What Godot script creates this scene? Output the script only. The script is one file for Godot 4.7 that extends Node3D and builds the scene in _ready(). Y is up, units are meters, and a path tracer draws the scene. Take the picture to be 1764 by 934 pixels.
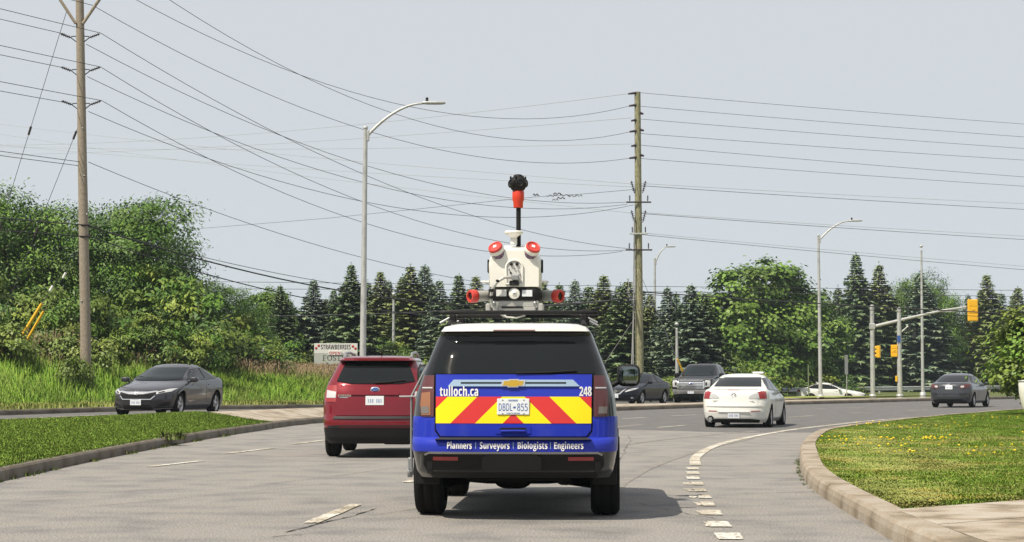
extends Node3D
# World: camera stands at x=0, z=0; -z is ahead, y up, metres. "dist" below means -z.
var mats := {}
var used := {}
var rng := RandomNumberGenerator.new()

# ---------------------------------------------------------------- mesh helper
class Shape:
	var st := SurfaceTool.new()
	var g := 1
	var any := false
	func _init():
		st.begin(Mesh.PRIMITIVE_TRIANGLES)
	func flat(): st.set_smooth_group(4294967295)
	func smooth():
		g += 1
		st.set_smooth_group(g)
	func tri(a: Vector3, b: Vector3, c: Vector3, out: Vector3):
		any = true
		if (a - c).cross(a - b).dot(out) < 0.0:
			st.add_vertex(a); st.add_vertex(c); st.add_vertex(b)
		else:
			st.add_vertex(a); st.add_vertex(b); st.add_vertex(c)
	func quad(a: Vector3, b: Vector3, c: Vector3, d: Vector3, out: Vector3):
		tri(a, b, c, out); tri(a, c, d, out)
	func box(c: Vector3, s: Vector3, bev := 0.0, bas := Basis()):
		flat()
		var h := s * 0.5
		if bev <= 0.0:
			for ax in 3:
				for sg in [-1.0, 1.0]:
					var n := Vector3(); n[ax] = sg
					var p := Vector3(); p[ax] = sg * h[ax]
					var u := Vector3(); u[(ax + 1) % 3] = h[(ax + 1) % 3]
					var v := Vector3(); v[(ax + 2) % 3] = h[(ax + 2) % 3]
					quad(c + bas * (p - u - v), c + bas * (p + u - v), c + bas * (p + u + v), c + bas * (p - u + v), bas * n)
			return
		var q := Vector3(minf(bev, h.x * .9), minf(bev, h.y * .9), minf(bev, h.z * .9))
		var i := h - q
		for ax in 3:
			for sg in [-1.0, 1.0]:
				var n := Vector3(); n[ax] = sg
				var p := Vector3(); p[ax] = sg * h[ax]
				var u := Vector3(); u[(ax + 1) % 3] = i[(ax + 1) % 3]
				var v := Vector3(); v[(ax + 2) % 3] = i[(ax + 2) % 3]
				quad(c + bas * (p - u - v), c + bas * (p + u - v), c + bas * (p + u + v), c + bas * (p - u + v), bas * n)
				var b2 := (ax + 1) % 3
				for s2 in [-1.0, 1.0]:
					var c3 := (ax + 2) % 3
					var a1 := Vector3(); a1[ax] = sg * h[ax]; a1[b2] = s2 * i[b2]; a1[c3] = -i[c3]
					var a2 := a1; a2[c3] = i[c3]
					var a3 := a2; a3[ax] = sg * i[ax]; a3[b2] = s2 * h[b2]
					var a4 := a3; a4[c3] = -i[c3]
					var o := Vector3(); o[ax] = sg; o[b2] = s2
					quad(c + bas * a1, c + bas * a2, c + bas * a3, c + bas * a4, bas * o)
		for sx in [-1.0, 1.0]:
			for sy in [-1.0, 1.0]:
				for sz in [-1.0, 1.0]:
					tri(c + bas * Vector3(sx * h.x, sy * i.y, sz * i.z), c + bas * Vector3(sx * i.x, sy * h.y, sz * i.z), c + bas * Vector3(sx * i.x, sy * i.y, sz * h.z), bas * Vector3(sx, sy, sz))
	func tube(pts: Array, rad, sides := 8, caps := true):
		smooth()
		var prev := []
		var up := Vector3.UP
		for k in pts.size():
			var p: Vector3 = pts[k]
			var a: Vector3 = pts[maxi(k - 1, 0)]
			var b: Vector3 = pts[mini(k + 1, pts.size() - 1)]
			var t := (b - a).normalized()
			if absf(t.dot(up)) > 0.95: up = Vector3.RIGHT
			var u := t.cross(up).normalized()
			var v := u.cross(t).normalized()
			up = v
			var r: float = rad[k] if rad is Array else rad
			var ring := []
			for j in sides:
				var an := TAU * j / sides
				ring.append(p + (u * cos(an) + v * sin(an)) * r)
			if k > 0:
				for j in sides:
					var j2 := (j + 1) % sides
					quad(prev[j], prev[j2], ring[j2], ring[j], (prev[j] + ring[j2]) * .5 - (p + a) * .5)
			if caps and (k == 0 or k == pts.size() - 1):
				flat()
				for j in range(1, sides - 1):
					tri(ring[0], ring[j], ring[j + 1], -t if k == 0 else t)
				st.set_smooth_group(g)
			prev = ring
	func lathe(o: Vector3, axis: Vector3, prof: Array, sides := 20):
		# prof: [[radius, along], ...]; each run is smooth, repeat a point to break it
		smooth()
		var t := axis.normalized()
		var u := t.cross(Vector3.UP if absf(t.y) < .9 else Vector3.RIGHT).normalized()
		var v := u.cross(t)
		var mid := 0.0
		for p in prof: mid += p[1] / prof.size()
		for k in range(1, prof.size()):
			var a = prof[k - 1]
			var b = prof[k]
			if a[0] == b[0] and a[1] == b[1]:
				smooth(); continue
			var nr: float = (b[1] - a[1])
			var na: float = -(b[0] - a[0])
			for j in sides:
				var a0 := TAU * j / sides
				var a1 := TAU * (j + 1) / sides
				var d0 := u * cos(a0) + v * sin(a0)
				var d1 := u * cos(a1) + v * sin(a1)
				var out := (d0 + d1) * nr * .5 + t * na
				var p0: Vector3 = o + d0 * a[0] + t * a[1]
				var p1: Vector3 = o + d1 * a[0] + t * a[1]
				var p2: Vector3 = o + d1 * b[0] + t * b[1]
				var p3: Vector3 = o + d0 * b[0] + t * b[1]
				if a[0] < .0001: tri(p0, p2, p3, out)
				elif b[0] < .0001: tri(p0, p1, p2, out)
				else: quad(p0, p1, p2, p3, out)
	func sup(c: Vector3, r: Vector3, e := 0.4, bas := Basis(), nu := 20, nv := 12):
		smooth()
		var f := func(a: float, p: float) -> float: return signf(a) * pow(absf(a), p)
		var grid := []
		for i in nv + 1:
			var row := []
			var ph := -PI / 2 + PI * i / nv
			for j in nu:
				var th := TAU * j / nu
				row.append(c + bas * Vector3(r.x * f.call(cos(ph), e) * f.call(cos(th), e), r.y * f.call(sin(ph), e), r.z * f.call(cos(ph), e) * f.call(sin(th), e)))
			grid.append(row)
		for i in nv:
			for j in nu:
				var j2 := (j + 1) % nu
				var m: Vector3 = (grid[i][j] + grid[i + 1][j2]) * .5 - c
				if i == 0: tri(grid[0][j], grid[1][j], grid[1][j2], m)
				elif i == nv - 1: tri(grid[i][j], grid[i][j2], grid[nv][j], m)
				else: quad(grid[i][j], grid[i][j2], grid[i + 1][j2], grid[i + 1][j], m)
	func prism(poly: PackedVector2Array, x0: Vector3, ux: Vector3, uy: Vector3, depth: float):
		# flat polygon in the plane (ux, uy) at x0, front towards ux x uy, extruded backwards
		flat()
		var n := ux.cross(uy).normalized()
		var idx := Geometry2D.triangulate_polygon(poly)
		for k in range(0, idx.size(), 3):
			var q := []
			for m in 3: q.append(x0 + ux * poly[idx[k + m]].x + uy * poly[idx[k + m]].y)
			tri(q[0], q[1], q[2], n)
			tri(q[0] - n * depth, q[1] - n * depth, q[2] - n * depth, -n)
		var cw := Geometry2D.is_polygon_clockwise(poly)
		for k in poly.size():
			var a := poly[k]
			var b := poly[(k + 1) % poly.size()]
			var e2 := (b - a)
			var o2 := Vector2(e2.y, -e2.x) * (-1.0 if cw else 1.0)
			var pa := x0 + ux * a.x + uy * a.y
			var pb := x0 + ux * b.x + uy * b.y
			quad(pa, pb, pb - n * depth, pa - n * depth, ux * o2.x + uy * o2.y)
	func patch(poly: PackedVector2Array, f: Callable, off: float, thick: float, nx: int, ny: int, out: Vector3):
		# polygon laid over a curved surface f(p, off), with a rim of depth thick
		smooth()
		var lo := poly[0]
		var hi := poly[0]
		for p in poly:
			lo = lo.min(p); hi = hi.max(p)
		var stp := (hi - lo) / Vector2(nx, ny)
		for i in nx:
			for j in ny:
				var c0 := lo + stp * Vector2(i, j)
				var c1 := c0 + stp
				var cell := PackedVector2Array([c0, Vector2(c1.x, c0.y), c1, Vector2(c0.x, c1.y)])
				for pc in Geometry2D.intersect_polygons(poly, cell):
					var idx := Geometry2D.triangulate_polygon(pc)
					for k in range(0, idx.size(), 3):
						tri(f.call(pc[idx[k]], off), f.call(pc[idx[k + 1]], off), f.call(pc[idx[k + 2]], off), out)
		flat()
		var cw := Geometry2D.is_polygon_clockwise(poly)
		for k in poly.size():
			var a := poly[k]
			var b := poly[(k + 1) % poly.size()]
			var m := maxi(1, int(ceil(maxf(absf(b.x - a.x) / stp.x, absf(b.y - a.y) / stp.y))))
			for q in m:
				var p := a.lerp(b, float(q) / m)
				var r := a.lerp(b, float(q + 1) / m)
				var A: Vector3 = f.call(p, off)
				var B: Vector3 = f.call(r, off)
				var C: Vector3 = f.call(r, off - thick)
				var D: Vector3 = f.call(p, off - thick)
				var ce: Vector3 = f.call((lo + hi) * .5, off)
				quad(A, B, C, D, (A + B) * .5 - ce)
	func done() -> ArrayMesh:
		st.generate_normals()
		return st.commit()

func numbered(n: String) -> String:
	if not used.has(n):
		used[n] = 0
		return n
	used[n] += 1
	return "%s_%03d" % [n, used[n]]
func tag(o: Node, label: String, category: String, group := "", kind := ""):
	if label: o.set_meta("label", label)
	if category: o.set_meta("category", category)
	if group: o.set_meta("group", group)
	if kind: o.set_meta("kind", kind)
	return o
func put(called: String, mesh: Mesh, mat, parent: Node = self, xf := Transform3D()) -> MeshInstance3D:
	var o := MeshInstance3D.new()
	o.name = numbered(called) if parent == self else called
	o.mesh = mesh
	if mat: o.material_override = mats[mat] if mat is String else mat
	o.transform = xf
	parent.add_child(o, true)
	return o
func thing(called: String, label: String, category: String, at := Vector3(), turn := 0.0, group := "") -> Node3D:
	var o := Node3D.new()
	o.name = numbered(called)
	add_child(o)
	o.position = at
	o.rotation.y = turn
	return tag(o, label, category, group)
func node(called: String, parent: Node, xf := Transform3D()) -> Node3D:
	var o := Node3D.new()
	o.name = called
	o.transform = xf
	parent.add_child(o, true)
	return o
func P2(a: Array) -> PackedVector2Array:
	var r := PackedVector2Array()
	for k in range(0, a.size(), 2): r.append(Vector2(a[k], a[k + 1]))
	return r
func mirrored(p: PackedVector2Array) -> PackedVector2Array:
	var r := PackedVector2Array()
	for q in p: r.append(Vector2(-q.x, q.y))
	return r
func lettering(txt: String, size: float, width: float, mat, parent: Node, at: Vector3, turn := 0.0, weight := 700, italic := false, font := "Droid Sans", depth := .004) -> void:
	var f := SystemFont.new()
	f.font_names = PackedStringArray([font])
	f.font_weight = weight
	f.font_italic = italic
	var t := TextMesh.new()
	t.text = txt
	t.font = f
	t.font_size = 64
	t.pixel_size = size / 64.0 / .72
	t.depth = depth
	t.curve_step = 2.0
	var w := t.get_aabb().size.x
	var sx := width / w if width > 0.0 and w > 0.0 else 1.0
	var o := put("lettering", t, mat, parent)
	o.transform = Transform3D(Basis(Vector3.UP, turn).scaled_local(Vector3(sx, 1, 1)), at)

# ---------------------------------------------------------------- materials
func lin(r: float, g: float, b: float) -> Color: return Color(r, g, b).linear_to_srgb()
func mat(called: String, c: Color, rough := .6, metal := 0.0, more := {}) -> StandardMaterial3D:
	var m := StandardMaterial3D.new()
	m.resource_name = called
	m.albedo_color = c
	m.roughness = rough
	m.metallic = metal
	for k in more: m.set(k, more[k])
	mats[called] = m
	return m
func paint(called: String, c: Color, metal := 0.0, rough := .35, coat := 1.0):
	mat(called, c, rough, metal, {"metallic_specular": .22, "clearcoat_enabled": true, "clearcoat": coat, "clearcoat_roughness": .03})
func noise_tex(sz: int, freq: float, ramp: Array, sd: int, oct := 4, normal := false, bump := 4.0, type := FastNoiseLite.TYPE_SIMPLEX_SMOOTH) -> NoiseTexture2D:
	var n := FastNoiseLite.new()
	n.seed = sd
	n.frequency = freq
	n.noise_type = type
	n.fractal_octaves = oct
	n.fractal_gain = .55
	var t := NoiseTexture2D.new()
	t.width = sz; t.height = sz
	t.seamless = true
	t.noise = n
	t.as_normal_map = normal
	t.bump_strength = bump
	if ramp:
		var g := Gradient.new()
		var offs := PackedFloat32Array()
		var cols := PackedColorArray()
		for k in range(0, ramp.size(), 2):
			offs.append(ramp[k]); cols.append(ramp[k + 1])
		g.offsets = offs
		g.colors = cols
		t.color_ramp = g
	return t
func grey(v: float) -> Color: return Color(v, v, v)
# fine grain on one layer, coarse patches on the other, both in world metres
func ground_mat(called: String, c: Color, rough: float, fine: Texture2D, fine_m: float, coarse: Texture2D, coarse_m: float, bump := 0.0, relief: Texture2D = null):
	var m := mat(called, c, rough)
	m.albedo_texture = fine
	m.uv1_triplanar = true
	m.uv1_world_triplanar = true
	m.uv1_scale = Vector3.ONE / fine_m
	m.detail_enabled = true
	m.detail_albedo = coarse
	m.detail_blend_mode = BaseMaterial3D.BLEND_MODE_MUL
	m.detail_uv_layer = BaseMaterial3D.DETAIL_UV_2
	m.uv2_triplanar = true
	m.uv2_world_triplanar = true
	m.uv2_scale = Vector3.ONE / coarse_m
	if relief:
		m.normal_enabled = true
		m.normal_texture = relief
		m.normal_scale = bump
func make_materials():
	var w := Color.WHITE
	var asf := noise_tex(512, .16, [0.0, grey(.48), .42, grey(.84), .62, grey(1.0), 1.0, grey(1.0)], 3, 4)
	var asr := noise_tex(512, .12, [], 7, 3, true, 3.0)
	var asc := noise_tex(1024, .016, [0.0, grey(.80), .35, grey(.92), .6, Color(1, .985, .96), 1.0, Color(1, 1, 1)], 11, 6)
	ground_mat("asphalt_old", lin(.302, .295, .288), .9, asf, 2.3, asc, 19.0, .5, asr)
	ground_mat("asphalt_new", lin(.165, .165, .17), .88, asf, 2.3, asc, 13.0, .5, asr)
	ground_mat("tyre_mark", lin(.292, .280, .268), .9, asf, 2.3, asc, 9.0, .5, asr)
	var cof := noise_tex(512, .09, [0.0, grey(.66), .4, grey(.9), .75, grey(1.0), 1.0, grey(1.0)], 5, 5)
	var coc := noise_tex(512, .012, [0.0, Color(.6, .57, .52), .4, Color(.9, .87, .82), .7, w, 1.0, w], 19, 5)
	ground_mat("concrete", lin(.47, .425, .365), .92, cof, .9, coc, 5.0, .6, asr)
	ground_mat("concrete_kerb", lin(.40, .355, .295), .92, cof, 1.1, coc, 7.3, .3, asr)
	ground_mat("concrete_dirty", lin(.2, .18, .15), .95, cof, 1.1, coc, 5.9, .3, asr)
	ground_mat("road_paint", lin(.70, .69, .64), .8, noise_tex(512, .05, [0.0, Color(.45, .44, .42), .3, Color(.62, .61, .58), .4, grey(.93), 1.0, w], 23, 5), 1.7, coc, 7.0)
	mat("crack", lin(.03, .028, .026), 1.0)
	var grf := noise_tex(512, .08, [0.0, Color(.45, .55, .3), .4, Color(.8, .85, .6), .7, w, 1.0, Color(1, 1, .8)], 31, 4)
	var grc := noise_tex(512, .01, [0.0, Color(.62, .7, .5), .45, Color(.9, .95, .75), .62, w, .8, Color(1.0, .93, .72), 1.0, Color(1, .9, .7)], 37, 5)
	ground_mat("lawn", lin(.42, .41, .15), .95, grf, .8, grc, 9.0)
	ground_mat("field", lin(.12, .14, .04), .95, grf, 1.1, grc, 12.0)
	mat("blade", w, .7, 0.0, {"vertex_color_use_as_albedo": true, "backlight_enabled": true, "backlight": Color(.30, .40, .08), "cull_mode": BaseMaterial3D.CULL_DISABLED})
	mat("leaf", w, .55, 0.0, {"vertex_color_use_as_albedo": true, "backlight_enabled": true, "backlight": Color(.30, .40, .07), "cull_mode": BaseMaterial3D.CULL_DISABLED})
	mat("needle", w, .7, 0.0, {"backlight_enabled": true, "backlight": Color(.14, .18, .08), "vertex_color_use_as_albedo": true, "cull_mode": BaseMaterial3D.CULL_DISABLED})
	mat("petal", lin(.80, .60, .015), .6, 0.0, {"cull_mode": BaseMaterial3D.CULL_DISABLED})
	ground_mat("bark", lin(.09, .075, .06), .95, cof, .5, coc, 1.5, 1.0, asr)
	var wv := noise_tex(512, .05, [0.0, Color(.55, .5, .45), .45, Color(.85, .82, .78), 1.0, w], 41, 5)
	var pole := mat("pole_wood", lin(.40, .365, .32), .9, 0.0, {"albedo_texture": wv, "uv1_triplanar": true, "uv1_scale": Vector3(2.2, .28, 2.2)})
	pole.normal_enabled = true; pole.normal_texture = asr; pole.normal_scale = .5
	mat("pole_green", lin(.33, .315, .225), .9, 0.0, {"albedo_texture": noise_tex(512, .03, [0.0, Color(.55, .55, .42), .45, Color(.8, .82, .7), .62, w, 1.0, Color(1, .93, .8)], 43, 5), "uv1_triplanar": true, "uv1_scale": Vector3(1.6, .22, 1.6)})
	mat("galvanised", lin(.52, .53, .53), .5, .3, {"albedo_texture": noise_tex(256, .03, [0.0, grey(.78), .5, grey(.95), 1.0, w], 47, 4), "uv1_triplanar": true, "uv1_scale": Vector3(.7, .25, .7)})
	mat("wire", lin(.05, .05, .055), .6, 0.0, {"metallic_specular": .3})
	mat("wire_pale", lin(.3, .3, .3), .5)
	mat("insulator", lin(.05, .04, .045), .4, 0.0, {"metallic_specular": .3})
	mat("signal_yellow", lin(.78, .42, .01), .4)
	mat("guard_yellow", lin(.72, .42, .01), .5)
	mat("sign_white", lin(.68, .69, .67), .6)
	mat("sign_grey", lin(.42, .45, .42), .7)
	mat("black_print", lin(.02, .02, .02), .7)
	mat("red_print", lin(.45, .03, .03), .7)
	# vehicles
	paint("paint_graphite", lin(.035, .037, .040), .3, .3)
	paint("paint_pillar", lin(.010, .011, .013), .0, .2, .6)
	paint("paint_roof_sheen", lin(.62, .63, .62))  # white stands for sky and sun reflected by the roof
	paint("wrap_blue", lin(.018, .035, .40), .0, .5, .5)
	paint("wrap_yellow", lin(.85, .68, .005), .0, .5, .5)
	paint("wrap_red", lin(.58, .035, .035), .0, .5, .5)
	paint("trim_pale_blue", lin(.38, .52, .68), .3, .3)
	paint("paint_maroon", lin(.17, .008, .017), .15, .3)
	paint("paint_civic", lin(.042, .040, .050), .4, .32)
	paint("paint_white", lin(.72, .73, .70))
	paint("paint_grey", lin(.050, .054, .064), .4, .32)
	paint("paint_navy", lin(.006, .007, .016), .0, .3, .5)
	paint("paint_truck", lin(.014, .013, .016), .1, .3, .6)
	mat("glass", lin(.008, .010, .011), .03, 0.0, {"metallic_specular": .42})
	mat("glass_front", lin(.010, .016, .019), .03, 0.0, {"metallic_specular": .34})
	mat("black_plastic", lin(.014, .014, .015), .55, 0.0, {"metallic_specular": .3})
	mat("dark_plastic", lin(.03, .03, .032), .6, 0.0, {"metallic_specular": .3})
	mat("underbody", lin(.008, .008, .008), .9, 0.0, {"metallic_specular": .15})
	mat("rubber", lin(.013, .013, .013), .85, 0.0, {"metallic_specular": .15})
	mat("alloy", lin(.48, .48, .49), .3, .8)
	mat("chrome", lin(.78, .79, .80), .16, .8)
	mat("lamp_smoke", lin(.16, .14, .13), .12, .2, {"clearcoat_enabled": true, "clearcoat": 1.0})
	mat("sensor_pale", lin(.58, .58, .57), .45)
	mat("mirror_dull", lin(.22, .25, .25), .05, 1.0)
	mat("steel_dull", lin(.35, .36, .37), .45, .7)
	mat("lamp_red", lin(.28, .008, .012), .12, 0.0, {"clearcoat_enabled": true, "clearcoat": 1.0})
	mat("lamp_dark_red", lin(.08, .008, .010), .12, 0.0, {"clearcoat_enabled": true, "clearcoat": 1.0})
	mat("lamp_clear", lin(.55, .56, .57), .12, .2, {"clearcoat_enabled": true, "clearcoat": 1.0})
	mat("lamp_sunlit_amber", lin(.30, .12, .05), .15, .2, {"clearcoat_enabled": true, "clearcoat": 1.0})
	mat("plate", lin(.68, .72, .76), .45)
	mat("plate_blue", lin(.03, .09, .32), .5)
	mat("print_white", lin(.85, .85, .85), .5)
	mat("gold", lin(.72, .45, .06), .25, .6)
	mat("sensor_white", lin(.76, .75, .70), .35, 0.0, {"clearcoat_enabled": true, "clearcoat": .5})
	mat("sensor_grey", lin(.42, .42, .40), .45, .2)
	mat("sensor_red", lin(.55, .05, .04), .4)
	mat("housing_red", lin(.62, .045, .02), .4)
	mat("lidar_glass", lin(.10, .03, .11), .08, 0.0, {"clearcoat_enabled": true, "clearcoat": 1.0})
	mat("skin", lin(.42, .25, .19), .6)
	mat("cloth_dark", lin(.03, .03, .04), .9, 0.0, {"metallic_specular": .3})
func _ready():
	# camera: handheld behind a windscreen at 1.38 m, long lens, tilted up a little
	var cam := Camera3D.new()
	cam.name = "camera"
	cam.position = Vector3(0, 1.38, 0)
	cam.rotation.x = atan(179.0 / 3400.0)
	cam.fov = 15.64
	cam.near = .1
	cam.far = 6000.0
	add_child(cam)
	cam.current = true
	var env := Environment.new()
	env.background_mode = Environment.BG_SKY
	var skm := ProceduralSkyMaterial.new()
	skm.sky_top_color = Color(.69, .695, .715)
	skm.sky_horizon_color = Color(.716, .742, .760)
	skm.sky_curve = .3
	skm.ground_horizon_color = Color(.62, .66, .66)
	skm.ground_bottom_color = Color(.3, .3, .28)
	skm.sun_angle_max = 30.0
	skm.sun_curve = .1
	var sky := Sky.new()
	sky.sky_material = skm
	env.sky = sky
	env.tonemap_mode = Environment.TONE_MAPPER_LINEAR
	env.tonemap_exposure = 1.4
	env.sdfgi_enabled = true
	env.ssao_enabled = true
	env.ssil_enabled = true
	env.fog_enabled = true
	env.fog_density = .00025
	env.fog_light_color = Color(.76, .82, .86)
	var we := WorldEnvironment.new()
	we.name = "world_environment"
	we.environment = env
	add_child(we)
	var sun := DirectionalLight3D.new()
	sun.name = "sun"
	sun.light_energy = 1.35
	sun.light_color = Color(1.0, .955, .88)
	sun.light_angular_distance = .5
	sun.shadow_enabled = true
	add_child(sun)
	sun.look_at_from_position(Vector3(), Vector3(.53, -1.0, -.45), Vector3.UP)
	rng.seed = 20240
	make_materials()
	make_land()
	make_trees()
	make_poles()
	make_street()
	make_vehicles()
	make_grass()
const DASHES := [
	[-1.87, 18.45, -1.66, 21.08, 0.14],
	[-5.45, 29.66, -4.98, 31.65, 0.13],
	[-5.00, 34.67, -4.50, 37.27, 0.13],
	[-4.34, 39.28, -3.91, 42.08, 0.13],
	[-1.35, 25.37, -1.27, 26.21, 0.13],
	[3.81, 51.78, 4.77, 54.15, 0.13],
	[3.45, 61.98, 4.38, 64.09, 0.13],
	[5.31, 66.34, 6.37, 68.26, 0.13],
	[5.70, 72.46, 6.90, 73.02, 0.12],
	[9.05, 64.52, 10.17, 66.81, 0.13],
	[12.21, 71.36, 13.12, 72.46, 0.13],
	[11.59, 79.02, 12.76, 80.50, 0.13],
	[13.82, 82.62, 14.82, 83.35, 0.13],
	[15.30, 76.58, 16.36, 77.97, 0.13],
	[15.87, 84.39, 16.82, 85.15, 0.13],
]
const BLOCKS := [
	[2.66, 29.12, 0.17],
	[2.54, 27.83, 0.17],
	[2.42, 26.51, 0.17],
	[2.35, 25.10, 0.13],
	[2.25, 23.72, 0.14],
	[2.18, 22.48, 0.14],
	[2.09, 21.17, 0.14],
	[2.00, 19.84, 0.19],
	[1.91, 18.31, 0.20],
	[1.85, 16.94, 0.22],
]
const OLD_BLOCKS := [
	[2.23, 25.10, 0.12],
	[2.12, 23.72, 0.08],
	[2.04, 22.48, 0.09],
	[1.99, 21.17, 0.07],
	[1.90, 19.84, 0.08],
	[1.80, 18.31, 0.04],
]
const SPRUCES := [  # x, distance, height
	[-12.69, 108.0, 6.43],
	[-11.28, 112.0, 6.91],
	[-8.57, 105.0, 7.43],
	[-8.02, 120.0, 7.87],
	[-7.31, 128.0, 8.01],
	[-5.98, 118.0, 8.11],
	[-5.48, 124.0, 8.42],
	[-4.17, 116.0, 7.11],
	[-3.03, 112.0, 7.24],
	[-2.30, 126.0, 7.90],
	[-1.11, 118.0, 6.97],
	[0.81, 120.0, 6.95],
	[2.00, 128.0, 7.63],
	[2.91, 122.0, 7.16],
	[3.63, 114.0, 7.01],
	[4.90, 126.0, 7.23],
	[5.40, 116.0, 7.45],
	[5.83, 110.0, 6.59],
	[7.41, 124.0, 7.51],
	[9.31, 118.0, 6.79],
	[10.15, 113.0, 6.73],
	[11.76, 120.0, 6.53],
	[26.84, 176.0, 8.93],
	[29.57, 180.0, 9.64],
	[30.41, 174.0, 12.29],
	[32.85, 177.0, 11.59],
	[35.60, 181.0, 9.58],
	[36.44, 176.0, 10.75],
	[40.24, 184.0, 9.01],
	[42.88, 178.0, 10.70],
	[45.16, 182.0, 9.19],
	[45.24, 176.0, 9.45],
	[43.26, 187.0, 9.13],
	[-15.23, 122.0, 6.69],
	[-11.30, 125.0, 6.93],
	[9.11, 130.0, 6.96],
	[-9.80, 132.0, 7.82],
	[-15.74, 140.0, 6.77],
	[-13.08, 138.0, 6.90],
	[-10.95, 142.0, 7.89],
	[-8.74, 140.0, 8.21],
	[-5.73, 142.0, 8.10],
	[-2.97, 140.0, 7.72],
	[-0.29, 140.0, 7.72],
	[2.84, 142.0, 7.47],
	[6.27, 144.0, 7.77],
	[9.58, 146.0, 7.82],
	[11.83, 142.0, 7.47],
	[14.75, 144.0, 7.35],
	[31.01, 194.0, 9.13],
	[35.29, 194.0, 9.71],
	[39.41, 196.0, 9.79],
	[44.17, 198.0, 9.18],
	[46.62, 196.0, 9.79],
	[50.30, 198.0, 9.59],
]
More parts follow.
